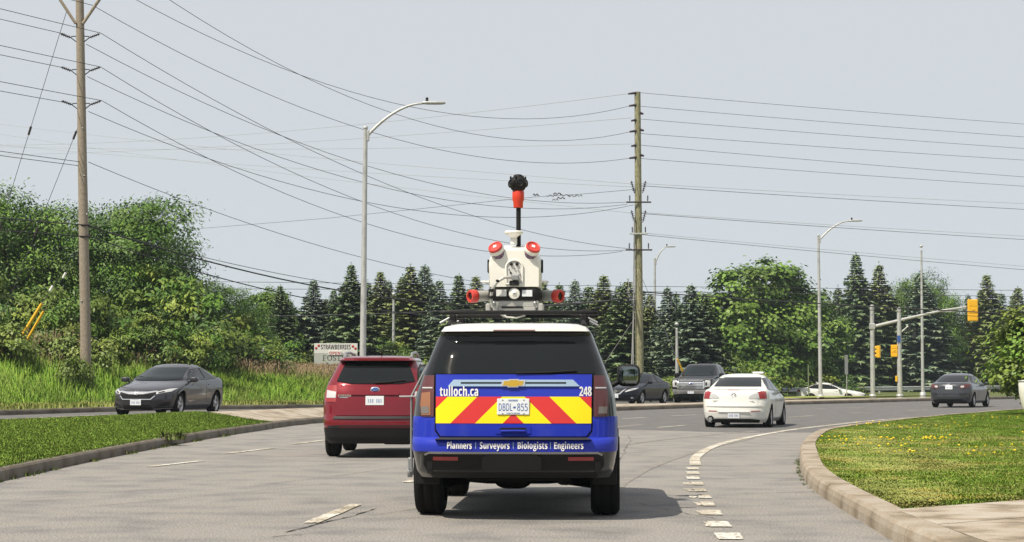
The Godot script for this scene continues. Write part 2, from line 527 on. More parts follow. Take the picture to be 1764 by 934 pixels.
const WIRES := [  # from, to, sag, radius
	[Vector3(-14.34, 14.96, -66.00), Vector3(6.06, 14.84, -98.00), 2.35, 0.011],
	[Vector3(-14.36, 15.99, -66.00), Vector3(6.03, 13.53, -98.00), 2.72, 0.011],
	[Vector3(-14.15, 13.83, -66.00), Vector3(5.99, 12.19, -98.00), 2.00, 0.011],
	[Vector3(-14.35, 12.51, -66.00), Vector3(6.13, 10.01, -98.00), 1.72, 0.011],
	[Vector3(-14.30, 11.41, -66.00), Vector3(5.73, 9.87, -98.00), 1.69, 0.011],
	[Vector3(-14.25, 10.23, -66.00), Vector3(6.07, 9.84, -98.00), 1.80, 0.011],
	[Vector3(-13.87, 12.89, -66.00), Vector3(5.95, 7.64, -98.00), 1.44, 0.011],
	[Vector3(-13.86, 11.74, -66.00), Vector3(5.66, 7.58, -98.00), 1.82, 0.011],
	[Vector3(-13.81, 10.60, -66.00), Vector3(5.49, 7.52, -98.00), 1.93, 0.011],
	[Vector3(-14.23, 8.52, -66.00), Vector3(6.06, 5.44, -98.00), 1.24, 0.011],
	[Vector3(-14.25, 6.39, -66.00), Vector3(6.06, 5.24, -98.00), 1.36, 0.028],
	[Vector3(-14.11, 6.00, -66.00), Vector3(6.06, 5.10, -98.00), 1.65, 0.020],
	[Vector3(-14.25, 6.36, -66.00), Vector3(6.06, 5.44, -98.00), 1.16, 0.012],
	[Vector3(-14.34, 14.96, -66.00), Vector3(-32.59, 15.16, -21.60), 0.35, 0.011],
	[Vector3(-14.36, 15.99, -66.00), Vector3(-32.61, 16.19, -21.60), 0.35, 0.011],
	[Vector3(-14.15, 13.83, -66.00), Vector3(-32.40, 14.03, -21.60), 0.35, 0.011],
	[Vector3(-15.06, 12.85, -66.00), Vector3(-33.31, 13.05, -21.60), 0.35, 0.011],
	[Vector3(-13.87, 12.89, -66.00), Vector3(-32.12, 13.09, -21.60), 0.35, 0.011],
	[Vector3(-15.05, 11.70, -66.00), Vector3(-33.30, 11.90, -21.60), 0.35, 0.011],
	[Vector3(-13.86, 11.74, -66.00), Vector3(-32.11, 11.94, -21.60), 0.35, 0.011],
	[Vector3(-15.02, 10.53, -66.00), Vector3(-33.27, 10.73, -21.60), 0.35, 0.011],
	[Vector3(-13.81, 10.60, -66.00), Vector3(-32.06, 10.80, -21.60), 0.35, 0.011],
	[Vector3(-14.45, 8.52, -66.00), Vector3(-32.70, 8.72, -21.60), 0.35, 0.011],
	[Vector3(-14.50, 8.39, -66.00), Vector3(-32.75, 8.59, -21.60), 0.35, 0.011],
	[Vector3(-14.25, 6.39, -66.00), Vector3(-32.50, 6.59, -21.60), 0.35, 0.020],
	[Vector3(-14.11, 6.00, -66.00), Vector3(-32.36, 6.20, -21.60), 0.35, 0.020],
	[Vector3(6.41, 15.46, -98.00), Vector3(48.21, 16.28, -125.00), 0.13, 0.011],
	[Vector3(6.41, 14.78, -98.00), Vector3(48.20, 15.49, -125.00), 0.13, 0.011],
	[Vector3(6.40, 14.14, -98.00), Vector3(48.18, 14.80, -125.00), 0.13, 0.011],
	[Vector3(6.40, 13.41, -98.00), Vector3(48.17, 14.18, -125.00), 0.13, 0.011],
	[Vector3(6.40, 12.83, -98.00), Vector3(48.14, 12.89, -125.00), 0.13, 0.011],
	[Vector3(6.40, 12.16, -98.00), Vector3(48.14, 12.46, -125.00), 0.13, 0.011],
	[Vector3(6.39, 10.91, -98.00), Vector3(48.12, 11.66, -125.00), 0.13, 0.009],
	[Vector3(6.39, 10.80, -98.00), Vector3(48.11, 11.15, -125.00), 0.13, 0.013],
	[Vector3(6.39, 9.46, -98.00), Vector3(48.07, 9.45, -125.00), 0.13, 0.009],
	[Vector3(6.39, 9.41, -98.00), Vector3(48.07, 9.13, -125.00), 0.13, 0.013],
	[Vector3(6.39, 8.45, -98.00), Vector3(48.03, 7.13, -125.00), 0.13, 0.009],
	[Vector3(6.39, 8.36, -98.00), Vector3(48.02, 6.84, -125.00), 0.13, 0.012],
	[Vector3(6.38, 5.50, -98.00), Vector3(47.98, 4.68, -125.00), 0.21, 0.030],
	[Vector3(6.37, 5.41, -98.00), Vector3(47.97, 4.46, -125.00), 0.29, 0.015],
	[Vector3(5.97, 15.43, -98.00), Vector3(-64.13, 24.04, -190.00), 1.32, 0.010],
	[Vector3(5.97, 14.20, -98.00), Vector3(-64.11, 22.68, -190.00), 0.71, 0.010],
	[Vector3(5.97, 12.89, -98.00), Vector3(-64.13, 23.98, -190.00), 0.50, 0.010],
	[Vector3(5.96, 10.89, -98.00), Vector3(-64.19, 27.65, -190.00), 0.51, 0.010],
	[Vector3(5.96, 10.74, -98.00), Vector3(-64.15, 25.28, -190.00), 0.54, 0.010],
	[Vector3(5.96, 9.43, -98.00), Vector3(-64.19, 27.20, -190.00), 0.56, 0.010],
	[Vector3(-27.11, 6.78, -112.00), Vector3(38.83, 6.34, -118.00), -0.00, 0.014],
	[Vector3(-27.10, 6.29, -112.00), Vector3(38.83, 5.92, -118.00), -0.14, 0.014],
	[Vector3(-25.15, 4.62, -104.00), Vector3(6.06, 5.18, -98.00), 0.47, 0.025],
]
# ---------------------------------------------------------------- the lie of the land (x, distance)
const KERB_MEDIAN := [[-6.6, 6.0], [-6.62, 25.6], [-6.7, 31.2], [-6.65, 39.0], [-6.31, 47.6], [-5.36, 56.8], [-1.3, 66.2], [4.19, 76.0], [7.83, 82.6], [12.4, 90.5], [17.8, 98.0], [22.2, 104.6], [27.7, 112.0], [60.0, 150.0], [90.0, 185.0]]
const KERB_FAR := [[-25.0, 6.0], [-11.2, 42.0], [-9.5, 47.0], [-8.2, 52.0], [-6.5, 58.0], [-3.4, 65.0], [2.2, 76.0], [6.0, 83.0], [9.5, 91.0], [13.0, 100.0], [17.0, 110.0], [21.0, 121.0], [26.0, 133.0], [34.0, 146.0], [50.0, 165.0], [90.0, 205.0]]
const KERB_LEFT := [[-33.0, 6.0], [-14.3, 54.0], [-12.2, 60.0], [-8.0, 71.0], [-.3, 90.0], [3.2, 98.5], [7.4, 109.0], [12.0, 121.0], [17.0, 135.0], [23.0, 148.0], [32.0, 160.0], [48.0, 178.0], [90.0, 220.0]]
const KERB_RIGHT := [[3.05, 6.0], [3.16, 16.4], [3.26, 18.2], [3.41, 20.9], [3.59, 23.6], [3.9, 26.6], [4.53, 31.2], [5.29, 36.3], [6.3, 41.7], [7.03, 44.9], [9.28, 51.2], [12.4, 58.9], [15.9, 66.3], [18.5, 71.4], [30.0, 88.0], [70.0, 130.0]]
const EDGE_LINE := [[2.80, 30.2], [3.06, 33.0], [3.75, 37.4], [4.52, 41.0], [5.7, 45.3], [7.0, 49.6], [8.95, 54.8], [11.3, 60.6], [13.4, 64.6], [15.7, 68.4], [20.0, 75.0], [30.0, 89.5]]
func along(line: Array, d: float) -> float:   # x of a line at a distance, smoothly
	var n := line.size()
	for k in range(1, n):
		if d <= line[k][1] or k == n - 1:
			var a = line[k - 1]
			var b = line[k]
			var h: float = b[1] - a[1]
			var t: float = (d - a[1]) / h
			var m0: float = (b[0] - line[maxi(k - 2, 0)][0]) / (b[1] - line[maxi(k - 2, 0)][1]) * h
			var m1: float = (line[mini(k + 1, n - 1)][0] - a[0]) / (line[mini(k + 1, n - 1)][1] - a[1]) * h
			if t < 0.0 or t > 1.0: return lerpf(a[0], b[0], t)
			return (2 * t * t * t - 3 * t * t + 1) * a[0] + (t * t * t - 2 * t * t + t) * m0 + (-2 * t * t * t + 3 * t * t) * b[0] + (t * t * t - t * t) * m1
	return 0.0
func lift(d: float) -> float:   # the oncoming carriageway lies a little higher on the left
	return .26 * (1.0 - smoothstep(58.0, 90.0, d)) - dip(d)
func dip(d: float) -> float:   # and falls away beyond the bend
	return .62 * smoothstep(103.0, 130.0, d)
func field_y(x: float, d: float) -> float:   # the land left of and beyond the road
	var s := (along(KERB_LEFT, d) - x) * .93
	var bank := lerpf(1.65, 1.12, smoothstep(74.0, 96.0, d)) * smoothstep(1.2, 9.0, s) * (1.0 - smoothstep(-9.0, 1.0, x))
	return lift(d) + .15 + bank + dip(d) * (1.0 - smoothstep(-4.0, 6.0, x))
func island_y(x: float, d: float) -> float:
	var s := x - along(KERB_RIGHT, d)
	return .15 + .16 * smoothstep(.3, 7.0, s)
func median_y(x: float, d: float) -> float:
	var a := along(KERB_MEDIAN, d)
	var b := along(KERB_FAR, d)
	var t := clampf((a - x) / maxf(a - b, .01), 0.0, 1.0)
	return .15 + lift(d) * smoothstep(0.0, 1.0, t)

func sheet(xa: Callable, xb: Callable, d0: float, d1: float, nd: int, nx: int, y: Callable, pw := 1.0) -> ArrayMesh:
	var s := Shape.new()
	s.smooth()
	var prev := []
	for i in nd + 1:
		var d := lerpf(d0, d1, pow(float(i) / nd, pw))
		var row := []
		var a: float = xa.call(d)
		var b: float = xb.call(d)
		for j in nx + 1:
			var x := lerpf(a, b, float(j) / nx)
			row.append(Vector3(x, y.call(x, d), -d))
		if i > 0:
			for j in nx: s.quad(prev[j], prev[j + 1], row[j + 1], row[j], Vector3.UP)
		prev = row
	return s.done()
func strip(pts: Array, width: float, y: float, ragged := 0.0) -> ArrayMesh:   # a painted line through [x, dist] points
	var s := Shape.new()
	s.flat()
	var prev := []
	for k in pts.size():
		var a := Vector2(pts[maxi(k - 1, 0)][0], pts[maxi(k - 1, 0)][1])
		var b := Vector2(pts[mini(k + 1, pts.size() - 1)][0], pts[mini(k + 1, pts.size() - 1)][1])
		var n := (b - a).normalized().orthogonal() * width * .5
		var w := 1.0 + rng.randf_range(-ragged, ragged)
		var p := Vector2(pts[k][0], pts[k][1])
		var h: float = y + (pts[k][2] if pts[k].size() > 2 else 0.0)
		var row := [Vector3(p.x + n.x * w, h, -p.y - n.y * w), Vector3(p.x - n.x * w, h, -p.y + n.y * w)]
		if k > 0: s.quad(prev[0], prev[1], row[1], row[0], Vector3.UP)
		prev = row
	return s.done()
func kerb(parent: Node, line: Array, d0: float, d1: float, side: float, base: Callable, top_mat: String, face := .15, width := .2, seg := 2.4):
	# side: +1 the kerb body lies to the right (+x) of the line, -1 to the left; one stone after another with open joints
	var d := d0
	while d < d1:
		var slope := Vector2(along(line, d + .5) - along(line, d), .5)
		var e := minf(d + seg * slope.normalized().y, d1)
		var s := Shape.new()
		s.flat()
		var prev := []
		var n := 4
		var dy := rng.randf_range(-.004, .004)
		for k in n + 1:
			var q := lerpf(d + .006, e - .006, float(k) / n)
			var p := Vector2(along(line, q), q)
			var t := (Vector2(along(line, q + .2), q + .2) - p).normalized()
			var o := Vector2(t.y, -t.x) * side
			var b: float = base.call(q)
			var wob := 0.0
			var pr := [[0.0, -.06], [.012, .5 * face], [.03 + wob, face - .03 + dy], [.06, face + dy], [width, face + .004 + dy], [width, -.06]]
			var row := []
			for c in pr: row.append(Vector3(p.x + o.x * c[0], b + c[1], -(p.y + o.y * c[0])))
			if k > 0:
				for j in pr.size() - 1:
					s.quad(prev[j], prev[j + 1], row[j + 1], row[j], Vector3(-o.x, 0, o.y) * (1.0 if j < 3 else (.1 if j == 3 else -1.0)) + Vector3.UP * (1.0 if j in [2, 3] else 0.0))
			if k == 0 or k == n:
				s.flat()
				for j in range(1, pr.size() - 1): s.tri(row[0], row[j], row[j + 1], Vector3(t.x, 0, -t.y) * (-1.0 if k == 0 else 1.0))
			prev = row
		put("kerb_stone", s.done(), top_mat, parent)
		d = e
func structure(o: Node) -> Node:
	o.set_meta("kind", "structure")
	return o

func make_land():
	# ---- ground: the field on the left, running on behind everything to the horizon
	structure(put("ground", sheet(func(d): return -160.0 - d, func(d): return along(KERB_LEFT, minf(d, 198.0)) - .19 + maxf(0.0, d - 198.0), 2.0, 420.0, 150, 90, func(x, d): return field_y(x, minf(d, 190.0)) if d < 190.0 else .3, 1.6), "field"))
	var apron := Shape.new()
	apron.flat()
	apron.quad(Vector3(-3000, -.12, 300), Vector3(3000, -.12, 300), Vector3(3000, -.12, -5000), Vector3(-3000, -.12, -5000), Vector3.UP)
	structure(put("terrain", apron.done(), "field"))
	# ---- asphalt of both carriageways
	var road := node("road", self)
	used["road"] = 0
	structure(road)
	put("asphalt", sheet(func(d): return along(KERB_LEFT, d) - .02, func(d): return maxf(along(KERB_RIGHT, d) + 1.0, 8.0), 2.0, 204.0, 150, 44, func(x, d):
		var m: float = (along(KERB_MEDIAN, d) + along(KERB_FAR, d)) * .5
		return lift(d) * (1.0 - smoothstep(m - .6, m + .6, x))), "asphalt_old", road)
	# a younger, darker surface beyond a cut line
	put("resurfaced_asphalt", sheet(func(d): return maxf(along(KERB_MEDIAN, d) + .02, lerpf(6.2, -6.0, clampf((d - 47.0) / 11.0, 0, 1))), func(d): return along(KERB_RIGHT, d) + .3, 47.5, 150.0, 90, 16, func(_x, _d): return .004), "asphalt_new", road)
	put("resurfaced_asphalt", sheet(func(d): return along(KERB_LEFT, d) + .02, func(d): return along(KERB_FAR, d) - .02, 20.0, 200.0, 140, 8, func(_x, d): return lift(d) + .004), "asphalt_new", road)
	# rubber left by turning tyres
	for q in [[1.1, 22.0, 1.6, 30.0, 5.2, 43.0, .16], [.2, 30.0, 1.6, 40.0, 6.0, 48.5, .2], [-1.0, 36.0, .5, 46.0, 3.6, 55.0, .2]]:
		var pts := []
		for k in 41:
			var u := k / 40.0
			var wob := .008 * sin(k * .7)
			pts.append([q[0] * (1 - u) * (1 - u) + 2 * q[2] * u * (1 - u) + q[4] * u * u + wob, q[1] * (1 - u) * (1 - u) + 2 * q[3] * u * (1 - u) + q[5] * u * u])
		put("tyre_mark", strip(pts, q[6], .0045, .1), "tyre_mark", road)
	for q in DASHES:
		var pts := []
		for k in 9: pts.append([lerpf(q[0], q[2], k / 8.0), lerpf(q[1], q[3], k / 8.0)])
		put("lane_dash", strip(pts, q[4], .009, .12), "road_paint", road)
	for q in BLOCKS:
		var pts := []
		for k in 5: pts.append([q[0] + .055 * (k - 2) * .16, q[1] - .34 + .17 * k])
		put("painted_block", strip(pts, q[2], .009, .09), "road_paint", road)
	for q in OLD_BLOCKS:
		var pts := []
		for k in 5: pts.append([q[0] + rng.randf_range(-.02, .02), q[1] - .26 + .13 * k])
		put("worn_block", strip(pts, q[2], .006, .55), "road_paint", road)
	var el := []
	for k in 71:
		var d := lerpf(30.2, 89.0, k / 70.0)
		el.append([along(EDGE_LINE, d), d])
	put("edge_line", strip(el, .17, .009, .04), "road_paint", road)
	for q in [[-12.85, 49.6, -12.2, 51.8], [-12.1, 52.4, -11.3, 55.5], [-7.3, 56.2, -6.5, 57.8], [-1.4, 70.0, .2, 73.6], [3.0, 80.0, 4.6, 83.6], [-16.5, 40.5, -15.3, 43.5]]:
		var pts := []
		for k in 6:
			var d := lerpf(q[1], q[3], k / 5.0)
			pts.append([lerpf(q[0], q[2], k / 5.0), d, lift(d)])
		put("lane_dash", strip(pts, .13, .009, .1), "road_paint", road)
	# cracks: thin open lines in the old surface
	for q in [[-1.98, 17.35, -1.4, 20.4, .03, 1.0], [-2.05, 16.9, -1.8, 17.2, .035, .6], [-1.45, 19.3, -.75, 20.9, .012, .8], [-5.9, 29.4, -4.6, 30.2, .02, 1.2], [-6.0, 28.6, -4.9, 28.9, .018, 1.0], [-6.1, 32.5, -4.3, 33.8, .016, 1.2], [-5.2, 36.2, -3.6, 38.2, .016, 1.0], [2.6, 22.9, 3.55, 23.3, .022, .5], [2.7, 25.5, 3.8, 25.7, .016, .5], [2.85, 28.0, 4.0, 27.6, .02, .4], [2.9, 29.9, 4.2, 29.6, .016, .4], [-3.2, 24.6, -1.7, 29.4, .014, 1.6], [-4.6, 20.3, -2.3, 25.0, .012, 1.4], [1.7, 31.5, 2.6, 44.0, .014, 1.5], [.9, 29.0, 1.5, 38.0, .011, 1.2], [-5.6, 21.7, -4.2, 24.0, .012, 1.0], [1.95, 19.0, 1.2, 21.6, .010, .8]]:
		var pts := []
		var w := 0.0
		for k in 26:
			w += rng.randf_range(-.05, .05) * q[5]
			pts.append([lerpf(q[0], q[2], k / 25.0) + w * .6 * sin(PI * k / 25.0), lerpf(q[1], q[3], k / 25.0) + w])
		put("crack", strip(pts, q[4] * .7, .0065, .7), "crack", road)
	# ---- median
	var med := node("median", self)
	used["median"] = 0
	structure(med)
	kerb(med, KERB_MEDIAN, 14.0, 116.0, -1.0, func(_d): return 0.0, "concrete_dirty", .16, .22, 3.0)
	kerb(med, KERB_FAR, 22.0, 150.0, 1.0, lift, "concrete_kerb", .15, .2, 3.0)
	put("lawn_sheet", sheet(func(d): return along(KERB_FAR, d) + .2, func(d): return along(KERB_MEDIAN, d) - .21, 6.0, 51.0, 60, 14, func(x, d): return median_y(x, d)), "lawn", med)
	put("concrete_top", sheet(func(d): return along(KERB_FAR, d) + .2, func(d): return along(KERB_MEDIAN, d) - .21, 51.0, 112.0, 70, 6, func(x, d): return median_y(x, d) + .006), "concrete", med)
	put("lawn_sheet", sheet(func(d): return along(KERB_FAR, d) + .8, func(d): return lerpf(along(KERB_MEDIAN, d) - 2.4, along(KERB_FAR, d) + .9, smoothstep(104.0, 92.0, d)), 92.0, 113.0, 30, 6, func(x, d): return median_y(x, d) + .012 + .1 * smoothstep(92.0, 98.0, d)), "lawn", med)
	put("lawn_sheet", sheet(func(d): return along(KERB_FAR, d) + .2, func(d): return along(KERB_MEDIAN, d) - .21, 112.0, 186.0, 40, 8, func(x, d): return median_y(x, d)), "lawn", med)
	# ---- left verge kerb
	var verge := node("verge", self)
	structure(verge)
	kerb(verge, KERB_LEFT, 22.0, 165.0, -1.0, lift, "concrete_dirty", .15, .2, 3.0)
	put("pavement_strip", sheet(func(d): return along(KERB_LEFT, d) - 1.15, func(d): return along(KERB_LEFT, d) - .6, 34.0, 57.5, 24, 2, func(x, d): return field_y(x, d) + .012), "concrete", verge)
	# ---- island on the right with its kerb, lawn and pavement
	var isl := node("island", self)
	structure(isl)
	kerb(isl, KERB_RIGHT, 10.0, 95.0, 1.0, func(_d): return 0.0, "concrete_kerb", .17, .28, 3.0)
	put("lawn_sheet", sheet(func(d): return along(KERB_RIGHT, d) + .27, func(d): return along(KERB_RIGHT, d) + 60.0, 4.0, 128.0, 140, 40, func(x, d): return island_y(x, d) - (.0 if d > 17.85 + (x - 3.5) * .81 else .06 + .16 * smoothstep(.3, 7.0, x - along(KERB_RIGHT, d)))), "lawn", isl)
	var slabs := [[4.0, 7.0], [7.03, 10.0], [10.03, 13.0], [13.03, 16.0], [16.03, 17.8]]
	for q in slabs:
		for c in 4:
			var s := Shape.new()
			s.flat()
			var x0: float = 3.44 + c * 1.62 - (.1 if q[0] < 13.0 else 0.0)
			var x1 := x0 + 1.6
			var k0: float = (x0 - 3.45) * .82
			var k1: float = (x1 - 3.45) * .82
			var v := [Vector3(x0, .176, -q[0] - k0), Vector3(x1, .186, -q[0] - k1), Vector3(x1, .186, -q[1] - k1), Vector3(x0, .176, -q[1] - k0)]
			s.quad(v[0], v[1], v[2], v[3], Vector3.UP)
			for e in 4: s.quad(v[e], v[(e + 1) % 4], v[(e + 1) % 4] + Vector3.DOWN * .1, v[e] + Vector3.DOWN * .1, (v[e] + v[(e + 1) % 4]) * .5 - (v[0] + v[2]) * .5)
			put("paving_slab", s.done(), "concrete", isl)

# ---------------------------------------------------------------- grass
func tuft(n: int, h: float, spread: float, w: float, bend: float, cols: Array, sd: int, head := 0.0) -> ArrayMesh:
	var r := RandomNumberGenerator.new()
	r.seed = sd
	var v := PackedVector3Array()
	var nn := PackedVector3Array()
	var c := PackedColorArray()
	for k in n:
		var an := r.randf() * TAU
		var o := Vector3(cos(an), 0, sin(an)) * spread * sqrt(r.randf())
		var dir := Vector3(cos(an + r.randf_range(-.8, .8)), 0, sin(an + r.randf_range(-.8, .8)))
		var hh := h * r.randf_range(.55, 1.1)
		var side := dir.cross(Vector3.UP).rotated(Vector3.UP, r.randf_range(-1, 1)) * w * r.randf_range(.7, 1.3)
		var b := bend * r.randf_range(.3, 1.3)
		var m := o + Vector3.UP * hh * .6 + dir * b * hh * .3
		var t := o + Vector3.UP * hh * (1.0 - b * .25) + dir * b * hh
		var col: Color = cols[r.randi() % cols.size()]
		col = col * r.randf_range(.8, 1.2)
		col.a = 1.0
		var nrm := (dir.cross(Vector3.UP).cross(t - o)).normalized()
		nrm = (Vector3.UP * .8 + dir * .4).normalized()
		for q in [o - side, o + side, m + side * .7, o - side, m + side * .7, m - side * .7, m - side * .7, m + side * .7, t]:
			v.append(q); nn.append(nrm); c.append(col)
		if head > 0.0 and r.randf() < head:
			var hc := Color(.36, .26, .17) * r.randf_range(.7, 1.25)
			hc.a = 1.0
			for z in 3:
				var s2 := Vector3(r.randf_range(-1, 1), 0, r.randf_range(-1, 1)).normalized() * w * 1.6
				for q in [t - Vector3.UP * .02 - s2 * .3, t + Vector3.UP * .07 + s2, t + Vector3.UP * .19 + dir * .02]:
					v.append(q); nn.append(nrm); c.append(hc)
	var arr := []
	arr.resize(Mesh.ARRAY_MAX)
	arr[Mesh.ARRAY_VERTEX] = v
	arr[Mesh.ARRAY_NORMAL] = nn
	arr[Mesh.ARRAY_COLOR] = c
	var m2 := ArrayMesh.new()
	m2.add_surface_from_arrays(Mesh.PRIMITIVE_TRIANGLES, arr)
	return m2
func scatter(called: String, mesh: Mesh, mt: String, spots: Array, label: String, category: String, parent: Node = self):
	var mm := MultiMesh.new()
	mm.transform_format = MultiMesh.TRANSFORM_3D
	mm.mesh = mesh
	mm.instance_count = spots.size()
	for k in spots.size(): mm.set_instance_transform(k, spots[k])
	var o := MultiMeshInstance3D.new()
	o.multimesh = mm
	o.material_override = mats[mt]
	o.name = numbered(called) if parent == self else called
	parent.add_child(o, true)
	if parent == self: tag(o, label, category, "", "stuff")
	else: o.set_meta("kind", "stuff")
func spot(x: float, y: float, d: float, sc: float, sy := 1.0) -> Transform3D:
	return Transform3D(Basis(Vector3.UP, rng.randf() * TAU).scaled_local(Vector3(sc, sc * sy, sc)), Vector3(x, y, -d))
func make_grass():
	var patch_noise := FastNoiseLite.new()
	patch_noise.seed = 5
	patch_noise.frequency = .35
	var lawn_cols := [Color(.21, .38, .03), Color(.24, .41, .04), Color(.30, .42, .07), Color(.17, .32, .025)]
	var dry_cols := [Color(.52, .46, .20), Color(.46, .44, .15), Color(.55, .48, .25), Color(.36, .39, .10)]
	# median lawn
	for v in 2:
		var sp := []
		for k in 26000:
			var d := lerpf(17.0, 51.5, pow(rng.randf(), .8))
			var a := along(KERB_FAR, d) + .1
			var b := along(KERB_MEDIAN, d) - .2
			a = maxf(a, -.275 * d - .5)
			if a > b: continue
			var x := lerpf(a, b, rng.randf())
			sp.append(spot(x, median_y(x, d) - .01, d, rng.randf_range(.7, 1.3), rng.randf_range(.7, 1.2)))
		scatter("median_grass", tuft(9, .05, .1, .006, .7, lawn_cols if v == 0 else lawn_cols + [Color(.17, .19, .05)], 100 + v), "blade", sp, "bright green mown grass on the kerbed median left of the road" if v == 0 else "paler green mown grass mixed into the kerbed median lawn", "grass")
	# island lawn, with dry patches
	var sg := []
	var sd := []
	for k in 90000:
		var d := lerpf(17.6, 80.0, pow(rng.randf(), 1.1))
		var a := along(KERB_RIGHT, d) + .24
		var b := minf(a + 18.0, .275 * d + .6)
		if a > b: continue
		var x := lerpf(a, b, rng.randf())
		if d < 17.85 + (x - 3.5) * .81: continue
		var n := patch_noise.get_noise_2d(x * 1.3, d * .6)
		var dry := n > -.12 + rng.randf_range(-.35, .35) + smoothstep(30.0, 55.0, d) * .35
		var tr := spot(x, island_y(x, d) - .01, d, rng.randf_range(.6, 1.25), rng.randf_range(.4, .9) * (.7 if dry else 1.0))
		if dry: sd.append(tr)
		else: sg.append(tr)
	scatter("island_grass", tuft(8, .05, .1, .006, .7, lawn_cols, 120), "blade", sg, "green mown grass behind the kerb on the right", "grass")
	scatter("dry_grass", tuft(7, .045, .11, .006, .8, dry_cols, 121), "blade", sd, "dry yellowish patches in the lawn on the right", "grass")
	# yellow flowers in loose drifts
	var petal := Shape.new()
	petal.sup(Vector3(0, .065, 0), Vector3(.017, .009, .017), 1.0, Basis(Vector3.RIGHT, .35), 7, 4)
	var fl := []
	for q in [[6.2, 36.0, 1.0, 2.2, 120], [7.4, 35.2, .8, 1.0, 130], [7.6, 31.0, .9, .9, 40], [5.9, 29.8, .5, .8, 40], [7.0, 28.2, .8, .8, 36], [8.8, 27.3, .9, .5, 150], [7.2, 24.6, .8, .5, 50], [9.2, 44.0, 1.4, 3.2, 130], [13.0, 51.0, 1.6, 3.0, 80], [8.4, 47.5, 1.0, 2.0, 60], [6.0, 33.0, 1.2, 2.0, 50], [8.6, 22.4, 1.6, 3.0, 16], [11.5, 38.0, 3.0, 6.0, 60]]:
		for k in int(q[4] * .24):
			var x: float = q[0] + rng.randfn() * q[2] * .42
			var d: float = q[1] + rng.randfn() * q[3] * .42
			if x < along(KERB_RIGHT, d) + .3: continue
			fl.append(spot(x, island_y(x, d), d, rng.randf_range(.7, 1.5)))
	scatter("yellow_flowers", petal.done(), "petal", fl, "small yellow wildflowers in the lawn on the right", "flowers")
	# weeds growing along the kerb feet
	var wd := []
	for k in 420:
		var d := rng.randf_range(20.0, 46.0)
		if patch_noise.get_noise_1d(d * 3.0) < .02: continue
		wd.append(spot(along(KERB_MEDIAN, d) + rng.randf_range(.0, .06), 0.0, d, rng.randf_range(.5, 1.4)))
	for k in 70:
		var d := 29.0 + rng.randfn() * 2.2
		wd.append(spot(along(KERB_RIGHT, d) - absf(rng.randfn()) * .035, 0.0, d, rng.randf_range(.15, .6)))
	for k in 40: wd.append(spot(-6.62 + rng.randfn() * .06, .12, 38.6 + rng.randfn() * .12, rng.randf_range(1.2, 3.2)))
	scatter("kerb_weeds", tuft(7, .07, .06, .007, .8, [Color(.12, .15, .03), Color(.2, .18, .06), Color(.07, .11, .02)], 130), "blade", wd, "low weeds growing along the foot of the kerbs", "weeds")
	# verge and bank: mown strip, then tall meadow
	var vg := []
	for k in 9000:
		var d := rng.randf_range(44.0, 100.0)
		var x := along(KERB_LEFT, d) - .2 - rng.randf() * 2.0
		if d < 57.5 and along(KERB_LEFT, d) - x > .55 and along(KERB_LEFT, d) - x < 1.2: continue
		vg.append(spot(x, field_y(x, d) - .01, d, rng.randf_range(.8, 1.5)))
	scatter("verge_grass", tuft(9, .11, .13, .008, .5, [Color(.22, .27, .05), Color(.16, .23, .035), Color(.27, .28, .08)], 140), "blade", vg, "mown light green strip along the far kerb on the left", "grass")
	var t1 := []
	var t2 := []
	var t3 := []
	for k in 52000:
		var d := rng.randf_range(40.0, 112.0)
		var s := pow(rng.randf(), .85) * 26.0 + 1.7
		var x := along(KERB_LEFT, d) - s / .93
		if x < -.29 * d - 2.0 or x > 3.0: continue
		var n := patch_noise.get_noise_2d(x * .5, d * .35)
		var y := field_y(x, d) - .03
		var grow := smoothstep(1.2, 4.0, s) * (.40 + .5 * smoothstep(88.0, 60.0, d))
		var z := rng.randf()
		if s > 6.0 and z < .4 + n: t3.append(spot(x, y, d, rng.randf_range(.75, 1.1), 1.0 * grow + .15))
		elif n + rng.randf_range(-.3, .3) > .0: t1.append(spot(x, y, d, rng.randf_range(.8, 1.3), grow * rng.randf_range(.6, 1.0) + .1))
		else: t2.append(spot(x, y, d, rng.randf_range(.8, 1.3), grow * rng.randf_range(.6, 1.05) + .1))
	scatter("meadow_grass", tuft(18, .7, .2, .009, .35, [Color(.20, .40, .03), Color(.17, .36, .025), Color(.26, .41, .05)], 150), "blade", t1, "tall bright green meadow grass on the left bank", "grass")
	scatter("shade_toned_meadow_grass", tuft(18, .72, .2, .009, .4, [Color(.14, .28, .025), Color(.17, .31, .03), Color(.22, .31, .05)], 151), "blade", t2, "tall meadow grass on the left bank, darker green with shade in its colour", "grass")  # darker blade colours carry the tone of shaded grass
	scatter("seeding_grass", tuft(14, 1.0, .22, .008, .3, [Color(.27, .24, .10), Color(.21, .23, .07), Color(.33, .26, .14)], 152, .6), "blade", t3, "tall brownish seeding grass along the top of the left bank", "grass")
func ordinal(n: int) -> String:
	var ones := ["", "first", "second", "third", "fourth", "fifth", "sixth", "seventh", "eighth", "ninth", "tenth", "eleventh", "twelfth", "thirteenth", "fourteenth", "fifteenth", "sixteenth", "seventeenth", "eighteenth", "nineteenth"]
	if n < 20: return ones[n]
	var tens := ["twenty", "thirty", "forty", "fifty", "sixty"]
	var whole := ["twentieth", "thirtieth", "fortieth", "fiftieth", "sixtieth"]
	return whole[n / 10 - 2] if n % 10 == 0 else tens[n / 10 - 2] + "-" + ones[n % 10]
